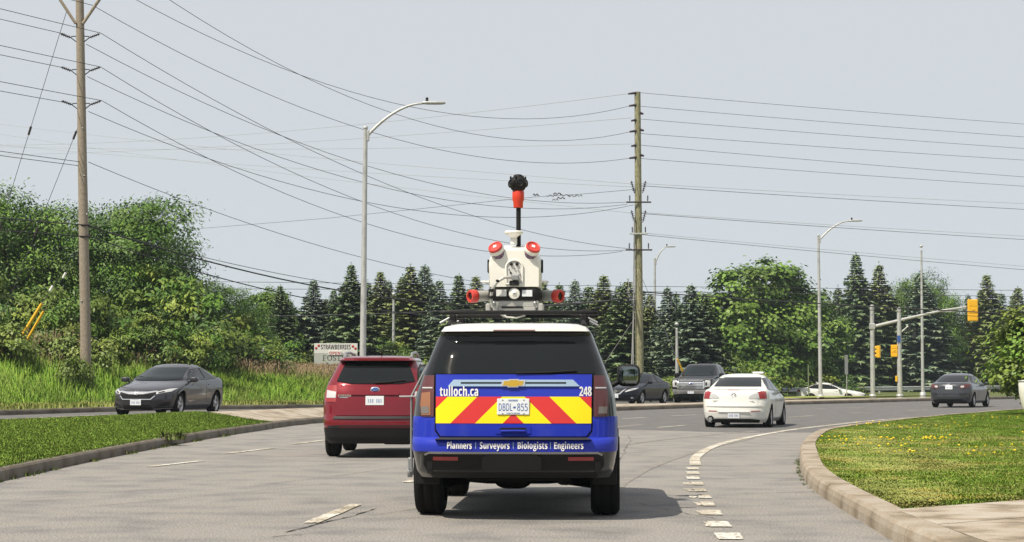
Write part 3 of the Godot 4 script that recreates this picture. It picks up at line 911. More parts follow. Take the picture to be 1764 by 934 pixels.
# ---------------------------------------------------------------- trees
func raw_mesh(v: PackedVector3Array, n: PackedVector3Array, c: PackedColorArray) -> ArrayMesh:
	var arr := []
	arr.resize(Mesh.ARRAY_MAX)
	arr[Mesh.ARRAY_VERTEX] = v
	arr[Mesh.ARRAY_NORMAL] = n
	arr[Mesh.ARRAY_COLOR] = c
	var m := ArrayMesh.new()
	m.add_surface_from_arrays(Mesh.PRIMITIVE_TRIANGLES, arr)
	return m
# a spruce of unit height 10 m; returns [trunk, crown]
func spruce_mesh(sd: int, cols: Array, lean := 0.0, thin := 1.0) -> Array:
	var r := RandomNumberGenerator.new()
	r.seed = sd
	var H := 10.0
	var s := Shape.new()
	s.tube([Vector3(0, -.3, 0), Vector3(lean * .1, 3, 0), Vector3(lean * .3, 6.5, 0), Vector3(lean * .4, 9.7, 0)], [.17, .13, .07, .015], 7)
	var v := PackedVector3Array()
	var n := PackedVector3Array()
	var c := PackedColorArray()
	var y := .35
	while y < H * .985:
		var f := y / H
		var reach := (2.45 * pow(1.0 - f, 1.0) + .06) * r.randf_range(.82, 1.12)
		var k := int(lerpf(12, 6, f))
		var a0 := r.randf() * TAU
		for b in k:
			var an := a0 + TAU * b / k + r.randf_range(-.3, .3)
			var L := reach * r.randf_range(.68, 1.12)
			if r.randf() > thin: continue
			var dir := Vector3(cos(an), 0, sin(an))
			var side := Vector3(-dir.z, 0, dir.x)
			var droop := lerpf(.36, -.12, pow(f, 1.6)) + r.randf_range(-.08, .08)
			var col: Color = cols[r.randi() % cols.size()]
			var base := Vector3(lean * .4 * f, y, 0)
			var m := int(4 + L * 9.0)
			for q in m:
				var t := (q + r.randf()) / m
				t = .18 + .82 * t
				var p := base + dir * L * t + Vector3.DOWN * (droop * L * t - .30 * L * t * t * droop)
				var wid := L * .34 * (1.0 - t * .72) + .02
				var cc := col * r.randf_range(.75, 1.25)
				cc = cc.lerp(Color(.30, .35, .15), .55 * smoothstep(.7, 1.0, t) * r.randf())
				cc.a = 1.0
				for sgn in [-1.0, 1.0]:
					var tip: Vector3 = p + side * sgn * wid * r.randf_range(.6, 1.25) + dir * r.randf_range(.08, .26) * minf(1.0, L * 1.2) + Vector3.DOWN * r.randf_range(.0, .16) * minf(1.0, L)
					var w := r.randf_range(.06, .12) * clampf(L * 1.4, .6, 1.0)
					var up := Vector3(r.randf_range(-.3, .3), 1, r.randf_range(-.3, .3)).normalized()
					var x := (tip - p).cross(up).normalized() * w
					for z in [p - x, tip - x * .3, tip + x * .3, p - x, tip + x * .3, p + x]:
						v.append(z); n.append((up + dir * .35).normalized()); c.append(cc)
					# twigs that hang in front of the branch, facing outwards
					var fa: Vector3 = p + dir * r.randf_range(.0, .12)
					var fw := r.randf_range(.07, .16) * clampf(L, .5, 1.0)
					for z in [fa - side * fw, fa + dir * .06 + Vector3.DOWN * r.randf_range(.12, .28) * clampf(L, .5, 1.0), fa + side * fw]:
						v.append(z); n.append((dir + Vector3.UP * .8).normalized()); c.append(cc)
					# hanging twigs
					var hang: Vector3 = p.lerp(tip, r.randf()) + Vector3.DOWN * r.randf_range(.10, .26) * clampf(L * 1.3, .5, 1.0)
					var q0: Vector3 = p.lerp(tip, .3) - dir * .03
					for z in [q0 - dir * w, hang, q0 + dir * w]:
						v.append(z); n.append((side * sgn + dir + Vector3.UP * .5).normalized()); c.append(cc * .9)
		y += lerpf(.28, .11, pow(f, .8)) * r.randf_range(.8, 1.25)
	# leader
	for q in 10:
		var an := r.randf() * TAU
		var p := Vector3(lean * .4, H - r.randf() * .55, 0)
		var d := Vector3(cos(an) * .13, .12, sin(an) * .13)
		var x := Vector3(-d.z, 0, d.x).normalized() * .03
		for z in [p - x, p + d, p + x]:
			v.append(z); n.append(Vector3.UP); c.append(cols[0])
	return [s.done(), raw_mesh(v, n, c)]
# a broad-leaved tree; returns [trunk, crown]. size in metres, lobes: [x, y, z, rx, ry, rz]
func broad_mesh(sd: int, lobes: Array, leaves: int, leaf: float, cols: Array, trunk_r: float, stems := 1, fern := false) -> Array:
	var r := RandomNumberGenerator.new()
	r.seed = sd
	var s := Shape.new()
	var v := PackedVector3Array()
	var n := PackedVector3Array()
	var c := PackedColorArray()
	var vol := 0.0
	for l in lobes: vol += pow(l[3] * l[4] * l[5], .67)
	for l in lobes:
		var ce := Vector3(l[0], l[1], l[2])
		var ra := Vector3(l[3], l[4], l[5])
		# limb to the lobe
		var foot := Vector3(r.randf_range(-.1, .1) * stems, -.2, r.randf_range(-.1, .1) * stems)
		var fork := Vector3(ce.x * .15, ce.y * .4, ce.z * .15)
		s.tube([foot, fork, ce * .75 + Vector3(0, ce.y * .05, 0), ce + Vector3(0, ra.y * .4, 0)], [trunk_r, trunk_r * .7, trunk_r * .35, trunk_r * .1], 7)
		for q in 5:
			var an := r.randf() * TAU
			s.tube([ce * .8, ce + Vector3(cos(an) * ra.x, r.randf_range(-.2, .6) * ra.y, sin(an) * ra.z) * .8], [trunk_r * .25, trunk_r * .05], 5)
		var cnt := int(leaves * pow(ra.x * ra.y * ra.z, .67) / vol)
		var nclump := maxi(6, int(cnt / 130.0))
		for k in nclump:
			# clumps sit near the lobe's surface, some inside
			var d := Vector3(r.randfn(), r.randfn() * .9 + .15, r.randfn()).normalized()
			var rad := pow(r.randf(), .35) * r.randf_range(.78, 1.08)
			var p := ce + d * ra * rad
			if p.y < .15: continue
			var cr := r.randf_range(.16, .30) * (ra.x + ra.y + ra.z) / 3.0 + .12
			var tone: Color = cols[r.randi() % cols.size()] * r.randf_range(.8, 1.2)
			for q in int(cnt / float(nclump)):
				var e := Vector3(r.randfn(), r.randfn() * .55, r.randfn()) * cr * .62
				var o := p + e
				var up := (d * .7 + e.normalized() * .5 + Vector3.UP * .8 + Vector3(r.randf_range(-.7, .7), r.randf_range(-.5, .5), r.randf_range(-.7, .7))).normalized()
				var t := up.cross(Vector3(r.randf_range(-1, 1), r.randf_range(-1, 1), r.randf_range(-1, 1))).normalized()
				if fern: t = (t + Vector3.DOWN * .5).normalized()
				var b := up.cross(t).normalized()
				var ls := leaf * r.randf_range(.6, 1.3)
				var w := ls * (.22 if fern else .42)
				var cc := tone * r.randf_range(.75, 1.3)
				cc.a = 1.0
				var m := o + t * ls * .45 + up * ls * .06
				var tip := o + t * ls - up * ls * .08
				for z in [o, m + b * w, tip, o, tip, m - b * w]:
					v.append(z); n.append(up); c.append(cc)
	return [s.done(), raw_mesh(v, n, c)]
func plant(called: String, parts: Array, leafmat: String, label: String, category: String, at: Vector3, sc: Vector3, turn: float, group: String, trunk := "trunk", crown := "crown") -> Node3D:
	var t := thing(called, label, category, at, turn, group)
	t.scale = sc
	put(trunk, parts[0], "bark", t)
	put(crown, parts[1], leafmat, t)
	return t
func make_trees():
	rng.seed = 77
	var dark := [Color(.085, .150, .062), Color(.105, .175, .070), Color(.120, .185, .064), Color(.095, .160, .088)]
	var bluish := [Color(.150, .220, .165), Color(.180, .250, .190), Color(.125, .190, .135)]
	var olive := [Color(.150, .195, .055), Color(.180, .215, .060), Color(.130, .175, .055)]
	var kinds := [spruce_mesh(1, dark), spruce_mesh(2, bluish), spruce_mesh(3, olive), spruce_mesh(4, dark, .5, .85), spruce_mesh(5, bluish, -.3, .9), spruce_mesh(6, olive, .2, .92)]
	var looks := ["dark green", "blue green", "olive green", "dark green thin-crowned", "blue green open-crowned", "olive green open-crowned"]
	var order := []
	for k in SPRUCES.size(): order.append(k)
	order.sort_custom(func(a, b): return SPRUCES[a][0] / SPRUCES[a][1] < SPRUCES[b][0] / SPRUCES[b][1])
	for k in SPRUCES.size():
		var q = SPRUCES[k]
		var rank := order.find(k) + 1
		var v: int = [0, 1, 0, 2, 3, 5, 1, 4, 0, 2, 3, 0, 5][k % 13]
		var gy := field_y(q[0], minf(q[1], 150.0)) if q[0] < 18.0 else -.4
		var h: float = q[2] - gy
		var w := h / 10.0 * rng.randf_range(1.4, 1.9)
		var where := "front" if k < 37 else "back"
		var o := plant("spruce_tree", kinds[v], "needle", "%s spruce in the %s row, %s treetop from the left" % [looks[v], where, ordinal(rank)], "tree", Vector3(q[0], gy - .1, -q[1]), Vector3(w, h / 10.0, w), rng.randf() * TAU, "spruces behind the road")
	# broad-leaved trees
	var green := [Color(.062, .135, .014), Color(.082, .168, .018), Color(.112, .205, .024), Color(.048, .102, .013)]
	var lime := [Color(.13, .19, .022), Color(.11, .17, .020), Color(.165, .215, .03)]
	var maple := [Color(.078, .155, .016), Color(.105, .195, .022), Color(.138, .225, .03)]
	var sumac := broad_mesh(21, [[0, 4.6, 0, 3.2, 2.2, 3.0], [-3.4, 5.4, .6, 2.8, 2.0, 2.6], [3.0, 5.0, -.5, 2.7, 2.1, 2.5], [-1.0, 7.4, .2, 3.0, 1.5, 2.6], [2.0, 7.0, .4, 2.4, 1.4, 2.4], [-4.2, 3.2, .6, 2.2, 1.8, 2.0], [4.4, 3.2, .8, 1.9, 1.8, 2.0], [.4, 2.4, 1.6, 3.4, 1.7, 1.8]], 46000, .185, green, .2, 1, true)
	var sumac2 := broad_mesh(22, [[0, 5.2, 0, 3.4, 2.3, 3.0], [-2.8, 6.2, .2, 2.4, 1.9, 2.4], [3.3, 5.0, 0, 2.5, 2.2, 2.4], [.8, 7.6, 0, 2.8, 1.4, 2.6], [4.4, 3.0, .4, 1.7, 1.6, 1.8], [-3.6, 3.6, .8, 2.2, 1.9, 2.0], [0, 2.4, 1.4, 3.2, 1.8, 2.0]], 46000, .185, green, .22, 1, true)
	var bush := broad_mesh(23, [[0, 1.3, 0, 1.6, 1.2, 1.4], [-1.5, 1.0, .3, 1.3, 1.0, 1.2], [1.5, 1.1, .2, 1.3, 1.0, 1.2], [.3, 2.1, 0, 1.2, .8, 1.0]], 9000, .17, green + lime, .07, 3, true)
	var low := broad_mesh(24, [[0, .9, 0, 1.5, .7, 1.0], [-1.6, .7, .2, 1.2, .6, .9], [1.6, .8, .1, 1.2, .6, .9]], 6000, .15, lime, .04, 4, false)
	var mapl := broad_mesh(25, [[0, 4.0, 0, 2.6, 2.2, 2.4], [-2.0, 4.8, .3, 1.7, 1.6, 1.7], [2.0, 5.2, 0, 1.9, 1.7, 1.8], [-.6, 6.2, .2, 1.9, 1.3, 1.7], [1.0, 6.8, 0, 1.5, 1.0, 1.4], [-2.3, 2.9, .6, 1.5, 1.4, 1.5], [2.4, 3.0, .7, 1.6, 1.5, 1.6], [0, 1.9, 1.0, 2.3, 1.2, 1.6]], 26000, .21, maple, .16)
	var near := broad_mesh(26, [[0, 1.6, 0, 1.4, 1.2, 1.3], [-.5, 2.5, .2, 1.1, .8, 1.0], [-.9, 1.2, .5, .9, .8, .9], [.8, 2.2, 0, 1.3, 1.1, 1.2], [-.2, .8, .6, 1.2, .6, .9]], 24000, .11, lime + [Color(.14, .26, .03)], .06, 2)
	var grp := "broad-leaved trees behind the left bank"
	for q in [
		["broadleaf_tree", sumac, -21.4, 86.0, 1.0, .90, .3, "large dark green broad-leaved tree at the left picture edge, behind the wooden pole"],
		["broadleaf_tree", sumac2, -16.3, 86.0, 1.0, .87, 1.4, "large rounded broad-leaved tree just right of the wooden pole"],
		["broadleaf_tree", sumac2, -25.0, 92.0, 1.0, 1.0, 2.6, "tall broad-leaved tree rising behind the leftmost crown"],
		["broadleaf_tree", sumac, -13.6, 91.0, .5, .50, 4.0, "smaller broad-leaved tree on the right shoulder of the big rounded crown"],
		["broadleaf_tree", sumac2, -12.7, 96.0, .42, .38, 5.0, "mid-height broad-leaved tree before the leftmost blue green spruce"],
		["broadleaf_tree", mapl, -13.6, 110.0, .6, .66, 1.0, "yellow green broad-leaved tree rising left of the first spruces"],
		["broadleaf_tree", mapl, 17.7, 142.0, 1.48, 1.34, .4, "large bright green maple-like tree behind the pickup and white sedan"],
		["broadleaf_tree", mapl, 21.4, 151.0, 1.2, 1.08, 3.0, "darker green broad-leaved tree tucked behind the large maple-like tree"],
		["broadleaf_tree", sumac, 36.7, 179.0, .8, 1.26, 2.2, "slim broad-leaved tree with an open top behind the bare grey pole"],
		["broadleaf_tree", mapl, 43.7, 185.0, .95, .8, 5.2, "low bushy tree behind the dark grey sedan"],
		["broadleaf_tree", mapl, 47.0, 190.0, 1.05, .95, .9, "bushy tree between the yellow signal and the spruces on the right"]]:
		plant(q[0], q[1], "leaf", q[7], "tree", Vector3(q[2], (field_y(q[2], q[3]) if q[2] < 18 else -.4) - .1, -q[3]), Vector3(q[4], q[5], q[4]), q[6], grp if q[2] < 5 else "broad-leaved trees beyond the road")
	var n := 0
	for q in [[-18.8, 77.0, 1.2, 1.1, bush, "wide shrub under the guy wires at the left edge"], [-16.4, 75.0, 1.0, 1.0, bush, "round shrub directly left of the wooden pole"], [-14.0, 80.0, 1.5, 1.5, bush, "tall dark shrub filling the gap right of the wooden pole"], [-13.0, 74.0, .9, .9, bush, "round shrub directly right of the wooden pole's foot"], [-12.0, 83.0, 1.2, .8, bush, "spreading shrub below the big rounded crown"], [-11.6, 86.0, 1.0, .6, bush, "low spreading shrub above the dark sedan's roof"], [-21.0, 76.0, 1.2, 1.3, bush, "tall shrub at the left picture edge"], [-12.9, 93.0, 1.1, .8, bush, "shrub mass left of the strawberry sign"], [-13.4, 101.0, 1.2, 1.0, bush, "rounded shrub before the first spruces"], [-8.0, 109.0, 1.1, .95, bush, "rounded shrub directly behind the strawberry sign"], [-6.3, 108.0, 1.0, .8, bush, "shrub between the strawberry sign and the near lamp post"], [11.0, 121.0, 1.6, 1.1, bush, "dark shrub behind the pickup's cab"], [12.8, 128.0, 1.7, 1.2, bush, "dark shrub under the large maple-like tree"], [16.3, 139.0, 1.8, 1.2, bush, "dark shrub behind the guardrail left of the white sedan"], [21.8, 151.5, 1.8, 1.0, bush, "dark shrub behind the guardrail at the white sedan's roof"], [38.6, 182.0, 1.7, .9, bush, "shrub behind the guardrail by the dark grey sedan"]]:
		plant("shrub", q[4], "leaf", q[5], "shrub", Vector3(q[0], field_y(q[0], q[1]) - .1 if q[0] < 18 else -.5, -q[1]), Vector3(q[2], q[3], q[2]), n * 1.1, "green shrubs", "stem", "foliage")
		n += 1
	for q in [[-17.0, 66.2, .8, 1.05, "bright yellow green bush at the left picture edge"], [-15.3, 69.0, .7, .9, "yellow green sapling bush left of the wooden pole's foot"], [-14.35, 65.2, .42, .8, "yellow green leaves right at the wooden pole's foot"], [-13.2, 99.0, .9, .8, "yellow green bush left of the strawberry sign"], [-4.4, 107.0, 1.2, 1.0, "yellow green bush behind the near lamp post"], [9.0, 103.0, 1.0, .8, "yellow green bush behind the dark oncoming sedan"], [6.8, 101.0, .9, .8, "yellow green bush at the foot of the far wooden pole"]]:
		plant("bush", low, "leaf", q[4], "bush", Vector3(q[0], field_y(q[0], q[1]) - .05, -q[1]), Vector3(q[2], q[3], q[2]), n * 1.3, "yellow green bushes", "stem", "foliage")
		n += 1
	plant("roadside_bush", near, "leaf", "leafy bush overhanging the right picture edge beside the dark grey sedan", "bush", Vector3(16.5, .25, -60.0), Vector3(1.4, 1.05, 1.4), .4, "", "stem", "foliage")
	# unseen tree belt added round the viewer, to darken car reflections and low sky
	for q in [[-34, -30, sumac], [-22, -38, sumac2], [-9, -42, mapl], [4, -40, sumac], [17, -36, sumac2], [29, -26, mapl], [34, -10, sumac], [33, 6, sumac2], [34, 22, mapl], [36, 38, sumac], [-46, -14, sumac2], [-48, 4, mapl], [-46, 20, sumac]]:
		plant("broadleaf_tree", q[2], "leaf", "added broad-leaved tree outside the picture, beside or behind the viewer", "tree", Vector3(q[0], .1, -q[1]), Vector3(1.25, 1.15, 1.25), q[0] * .7, "added trees around the viewer")
# ---------------------------------------------------------------- poles, wires, lamps, signals, signs
func wire_pts(a: Vector3, b: Vector3, sag: float, n := 26) -> Array:
	var p := []
	for k in n + 1:
		var t := float(k) / n
		p.append(a.lerp(b, t) + Vector3.DOWN * 4.0 * sag * t * (1.0 - t))
	return p
func insulator(parent: Node, a: Vector3, b: Vector3, r := .05):
	var s := Shape.new()
	var L := (b - a).length()
	var pr := [[.012, 0.0], [.02, .02 * L]]
	for k in 5:
		var t := .18 + k * .16
		pr.append([.022, t * L]); pr.append([r, (t + .04) * L]); pr.append([.024, (t + .08) * L])
	pr.append([.02, L]); pr.append([0.0, L])
	s.lathe(a, b - a, pr, 10)
	put("insulator", s.done(), "insulator", parent)
func make_poles():
	# wooden pole on the left bank
	var b := Vector3(-14.22, field_y(-14.2, 66.0), -66.0)
	var t := thing("utility_pole", "tall weathered wooden utility pole on the left grass bank", "utility pole", b, 0.0, "wooden utility poles")
	var top := Vector3(-.42, 15.2, 0)
	var s := Shape.new()
	s.tube([Vector3(0, -1.0, 0), Vector3(-.03, 1.5, 0), top * .5, top], [.19, .18, .155, .13], 16)
	put("shaft", s.done(), "pole_wood", t)
	for y in [388.0, 408.0]:
		s = Shape.new()
		var yy: float = 1.38 + (646 - y) / 51.5 - b.y
		s.lathe(Vector3(-.1, yy - .03, 0), Vector3.UP, [[.18, 0], [.19, 0], [.19, .06], [.18, .06]], 16)
		put("clamp_band", s.done(), "insulator", t)
	for q in [57.0, 115.0, 174.0]:
		var yy: float = 1.38 + (646 - q) / 51.5 - b.y + .02
		var cx: float = top.x * yy / top.y
		for sg in [-1.0, 1.0]:
			s = Shape.new()
			s.tube([Vector3(cx, yy - .35, 0), Vector3(cx + sg * .3, yy - .12, .02)], .018, 6)
			s.tube([Vector3(cx, yy - .05, 0), Vector3(cx + sg * .3, yy - .07, .02)], .018, 6)
			put("bracket", s.done(), "insulator", t)
			insulator(t, Vector3(cx + sg * .28, yy - .12, .02), Vector3(cx + sg * .66, yy + .02, .02), .06)
	var fork := 1.38 + (646 - 38.0) / 51.5 - b.y
	for sg in [-1.0, 1.0]:
		s = Shape.new()
		var fx := top.x * fork / top.y
		s.tube([Vector3(fx + sg * .12, fork, .12), Vector3(fx + sg * .95, fork + 1.25, .12)], .055, 6)
		put("brace", s.done(), "pole_wood", t)
	s = Shape.new()
	s.box(Vector3(-.38, fork + 1.3, .1), Vector3(2.3, .16, .12), .01)
	put("crossarm", s.done(), "pole_wood", t)
	for q in [[-.2, 3.0], [-.05, 5.9], [-.16, 7.2], [-.23, 8.8]]:
		s = Shape.new()
		s.lathe(Vector3(q[0] + .05, q[1], .15), Vector3(0, 0, 1), [[.03, 0], [.03, .04], [0, .04]], 8)
		put("bolt", s.done(), "steel_dull", t)
	# guys with yellow guards
	for q in [[Vector3(-15.0, 13.7, -66), Vector3(-18.9, 1.4, -67), 0], [Vector3(-14.46, 10.04, -66), Vector3(-17.9, 1.4, -66.4), 3], [Vector3(-14.4, 5.95, -66), Vector3(-16.97, 1.6, -65.7), 1], [Vector3(-14.4, 5.75, -66), Vector3(-16.8, 1.6, -66.2), 2]]:
		var k: int = q[2]
		var g := thing("guy_wire", ["steel guy wire from the wooden pole's top down to the left", "steel guy wire ending in the brighter yellow guard", "steel guy wire ending in the shorter, duller yellow guard", "steel guy wire from below the lowest insulators down to the left"][k], "guy wire", q[1], 0.0, "guy wires of the left pole")
		s = Shape.new()
		s.tube([Vector3(), q[0] - q[1]], .01, 5)
		put("strand", s.done(), "wire", g)
		var dir: Vector3 = (q[0] - q[1]).normalized()
		if k == 1 or k == 2:
			s = Shape.new()
			s.tube([dir * .9, dir * (2.5 if k == 1 else 2.2)], .055 if k == 1 else .045, 10)
			put("guard", s.done(), "guard_yellow" if k == 1 else "guard_yellow", g)
			s = Shape.new()
			s.tube([dir * (3.0 if k == 1 else 3.5), dir * (3.2 if k == 1 else 3.7)], .045, 8)
			put("clamp", s.done(), "sign_white", g)
		else:
			for z in [5.0, 8.5]:
				s = Shape.new()
				s.tube([dir * z, dir * (z + .3)], .04, 8)
				put("strain_insulator", s.done(), "insulator", g)
	# far wooden pole
	b = Vector3(6.30, .2, -98.0)
	t = thing("utility_pole", "tall greenish wooden utility pole behind the dark oncoming sedan", "utility pole", b, 0.0, "wooden utility poles")
	s = Shape.new()
	s.tube([Vector3(.03, -.4, 0), Vector3(0, 7, 0), Vector3(-.03, 15.3, 0)], [.215, .185, .15], 16)
	put("shaft", s.done(), "pole_green", t)
	for q in [[160, -1, .34], [181, -1, .3], [207, -1, .2], [226, -1, .28], [251, -1, .2], [272, -1, .3], [195, 1, .1], [224, 1, .12], [268, 1, .12]]:
		var yy: float = 1.38 + (646.0 - q[0]) / 34.7 - b.y
		s = Shape.new()
		s.tube([Vector3(q[1] * .1, yy + .05, .1), Vector3(q[1] * (.16 + q[2]), yy, .12)], [.07, .045], 7)
		put("bracket", s.done(), "insulator", t)
	for q in [[322, -1], [322, 1], [373, -1], [373, 1]]:
		var yy: float = 1.38 + (646.0 - q[0]) / 34.7 - b.y
		insulator(t, Vector3(q[1] * .2, yy - .3, .05), Vector3(q[1] * .36, yy + .32, .08), .1)
	for q in [[348.5, .62], [431.0, .66], [403.0, .45]]:
		var yy: float = 1.38 + (646.0 - q[0]) / 34.7 - b.y
		s = Shape.new()
		s.box(Vector3(0, yy, .24), Vector3(q[1] * 2, .075, .07), .01)
		put("crossarm", s.done(), "insulator" if q[0] != 403.0 else "sign_grey", t)
		for sg in [-1.0, 1.0]:
			insulator(t, Vector3(sg * q[1] * .72, yy + .05, .24), Vector3(sg * q[1] * .72, yy + .34, .24), .05)
	s = Shape.new()
	s.tube([Vector3(-.5, 5.8, .2), Vector3(-.55, 5.2, .25), Vector3(-.25, 4.6, .25), Vector3(-.3, 3.2, .25), Vector3(-.28, .3, .25)], .025, 6)
	s.tube([Vector3(-.22, 9.0, .22), Vector3(-.28, 4.0, .22), Vector3(-.42, .3, .25)], .04, 6)
	put("riser_cable", s.done(), "wire_pale", t)
	for q in [[Vector3(6.5, 6.1, -98), Vector3(9.1, .4, -99.5)], [Vector3(6.1, 4.2, -98), Vector3(3.6, .4, -99)]]:
		var g := thing("guy_wire", "thin guy wire slanting %s from the far wooden pole" % ("right" if q[1].x > 7 else "left"), "guy wire", q[1], 0.0, "guy wires of the far pole")
		s = Shape.new()
		s.tube([Vector3(), q[0] - q[1]], .012, 5)
		put("strand", s.done(), "wire_pale", g)
		if q[1].x > 7:
			s = Shape.new()
			var dir: Vector3 = (q[0] - q[1]).normalized()
			s.tube([dir * .3, dir * 2.0], .05, 8)
			put("guard", s.done(), "guard_yellow", g)
	# poles that carry the other wire ends, outside the picture
	for q in [[-32.6, 21.6, 17.0, "wooden utility pole outside the left picture edge"], [48.0, 125.0, 17.2, "wooden utility pole outside the right picture edge"]]:
		t = thing("utility_pole", q[3], "utility pole", Vector3(q[0], .3, -q[1]), 0.0, "wooden utility poles")
		s = Shape.new()
		s.tube([Vector3(0, -.5, 0), Vector3(0, q[2], 0)], [.2, .14], 12)
		put("shaft", s.done(), "pole_wood", t)
		s = Shape.new()
		s.box(Vector3(0, q[2] - .4, .15), Vector3(2.2, .14, .12), .01)
		put("crossarm", s.done(), "pole_wood", t)
	var runs := {}
	for q in WIRES:
		var what: String = "thick black cable" if q[3] > .018 else ("thin dark wire" if q[3] > .0105 else "very thin pale wire")
		var run := "between the two wooden poles"
		if q[1].x < -30.0 and q[1].z > -30.0: run = "leaving the left pole towards us"
		elif q[1].x > 40.0 and q[0].x > 5.0: run = "leaving the far pole rightwards"
		elif q[1].x < -30.0: run = "from the far pole to the left horizon"
		elif q[0].x > -14.0 or q[0].z < -80.0: run = "low across the tree line"
		var key := what + " " + run
		if not runs.has(key): runs[key] = []
		runs[key].append(q)
	for key in runs:
		runs[key].sort_custom(func(a2, b2): return a2[0].y > b2[0].y)
		for k in runs[key].size():
			var q = runs[key][k]
			s = Shape.new()
			s.tube(wire_pts(q[0], q[1], q[2]), q[3], 5, false)
			var o := put("overhead_wire", s.done(), "wire" if q[3] > .0105 else "wire_pale")
			tag(o, "%s, %s from the top" % [key, ordinal(k + 1)], "wire", "overhead wires")
	# line hardware hanging in the wires right of the camera mast
	t = thing("line_spacer", "tangle of dark spacers hung in the wires right of the camera mast", "line hardware", Vector3(1.1, 10.2, -98.0))
	for q in [[-.05, .14, .3, .035], [.62, .1, .5, .02], [.95, .2, .4, .03], [1.3, .12, .5, .02], [1.15, -.02, .4, .03], [1.7, .08, .4, .02], [2.05, .1, .35, .02], [.9, -.1, .3, .02]]:
		s = Shape.new()
		var pts := []
		for z in 7: pts.append(Vector3(q[0] + q[2] * z / 6.0, q[1] + .05 * sin(z * 2.1 + q[0] * 5), 0))
		s.tube(pts, q[3], 6)
		put("spacer", s.done(), "insulator", t)
	s = Shape.new()
	s.tube([Vector3(-65, 3.9, -92), Vector3(-35, 1.5, -52), Vector3(-12, .4, -18), Vector3(0, .12, -1), Vector3(2.4, .18, 0), Vector3(5.1, .42, 0)], .011, 5)
	put("strand", s.done(), "wire", t)

func lamp_post(at: Vector3, h: float, arm: float, turn: float, label: String, lean := 0.0):
	var t := thing("street_lamp", label, "street lamp", at, turn, "galvanised street lamps")
	var s := Shape.new()
	s.lathe(Vector3(0, -.3, 0), Vector3.UP, [[.2, 0], [.2, .38], [.12, .42], [.12, .42], [.105, .9], [.065, h + .25], [.065, h + .25], [.075, h + .26], [.075, h + .33], [0.0, h + .36]], 16)
	put("post", s.done(), "galvanised", t)
	if arm > 0.0:
		s = Shape.new()
		var p := []
		for k in 13:
			var u := k / 12.0
			p.append(Vector3(.06 + arm * u, h - .25 + 1.02 * (1.0 - pow(1.0 - u, 1.9)) * (1.0 if arm > 1.5 else .9), 0))
		s.tube(p, [.05, .049, .048, .047, .046, .045, .044, .042, .04, .038, .036, .034, .032], 10)
		s.box(Vector3(.08, h - .25, 0), Vector3(.08, .34, .12), .015)
		put("arm", s.done(), "galvanised", t)
		s = Shape.new()
		s.sup(Vector3(arm + .38, h + .79, 0), Vector3(.38, .05, .13), .6)
		put("lamp_head", s.done(), "galvanised", t)
		s = Shape.new()
		s.lathe(Vector3(arm + .18, h + .82, 0), Vector3.UP, [[.045, 0], [.045, .12], [.03, .14], [0, .14]], 10)
		put("photocell", s.done(), "black_plastic", t)
	else:
		s = Shape.new()
		s.sup(Vector3(0, h + .28, 0), Vector3(.11, .1, .11), 1.0)
		put("cap", s.done(), "galvanised", t)
	t.rotation.z = lean
func signal_head(parent: Node, at: Vector3, turn: float, w := .36, h := 1.1, visors := true, called := "signal_head"):
	var hd := node(called, parent, Transform3D(Basis(Vector3.UP, turn), at))
	var s := Shape.new()
	s.box(Vector3(), Vector3(w, h, .2), .03)
	for k in 3: s.box(Vector3(0, h * (.33 - .33 * k), .105), Vector3(w * .84, h * .27, .02), .008)
	s.box(Vector3(0, .04, .115), Vector3(w * .3, .09, .05), .01)
	put("housing", s.done(), "signal_yellow", hd)
	if visors:
		for k in 3:
			s = Shape.new()
			var pts := []
			s.smooth()
			for q in 12:
				var a0 := -.5 + (PI + 1.0) * q / 12.0
				var a1 := -.5 + (PI + 1.0) * (q + 1) / 12.0
				var y: float = h * (.33 - .33 * k)
				var r := minf(w, h / 3.0) * .42
				var l0 := .25 * (.55 + .45 * sin(clampf(a0, 0, PI)))
				var l1 := .25 * (.55 + .45 * sin(clampf(a1, 0, PI)))
				s.quad(Vector3(cos(a0) * r, y + sin(a0) * r, -.1), Vector3(cos(a1) * r, y + sin(a1) * r, -.1), Vector3(cos(a1) * r, y + sin(a1) * r, -.1 - l1), Vector3(cos(a0) * r, y + sin(a0) * r, -.1 - l0), Vector3(cos(a0), sin(a0), 0))
			put("visor", s.done(), "signal_yellow", hd)
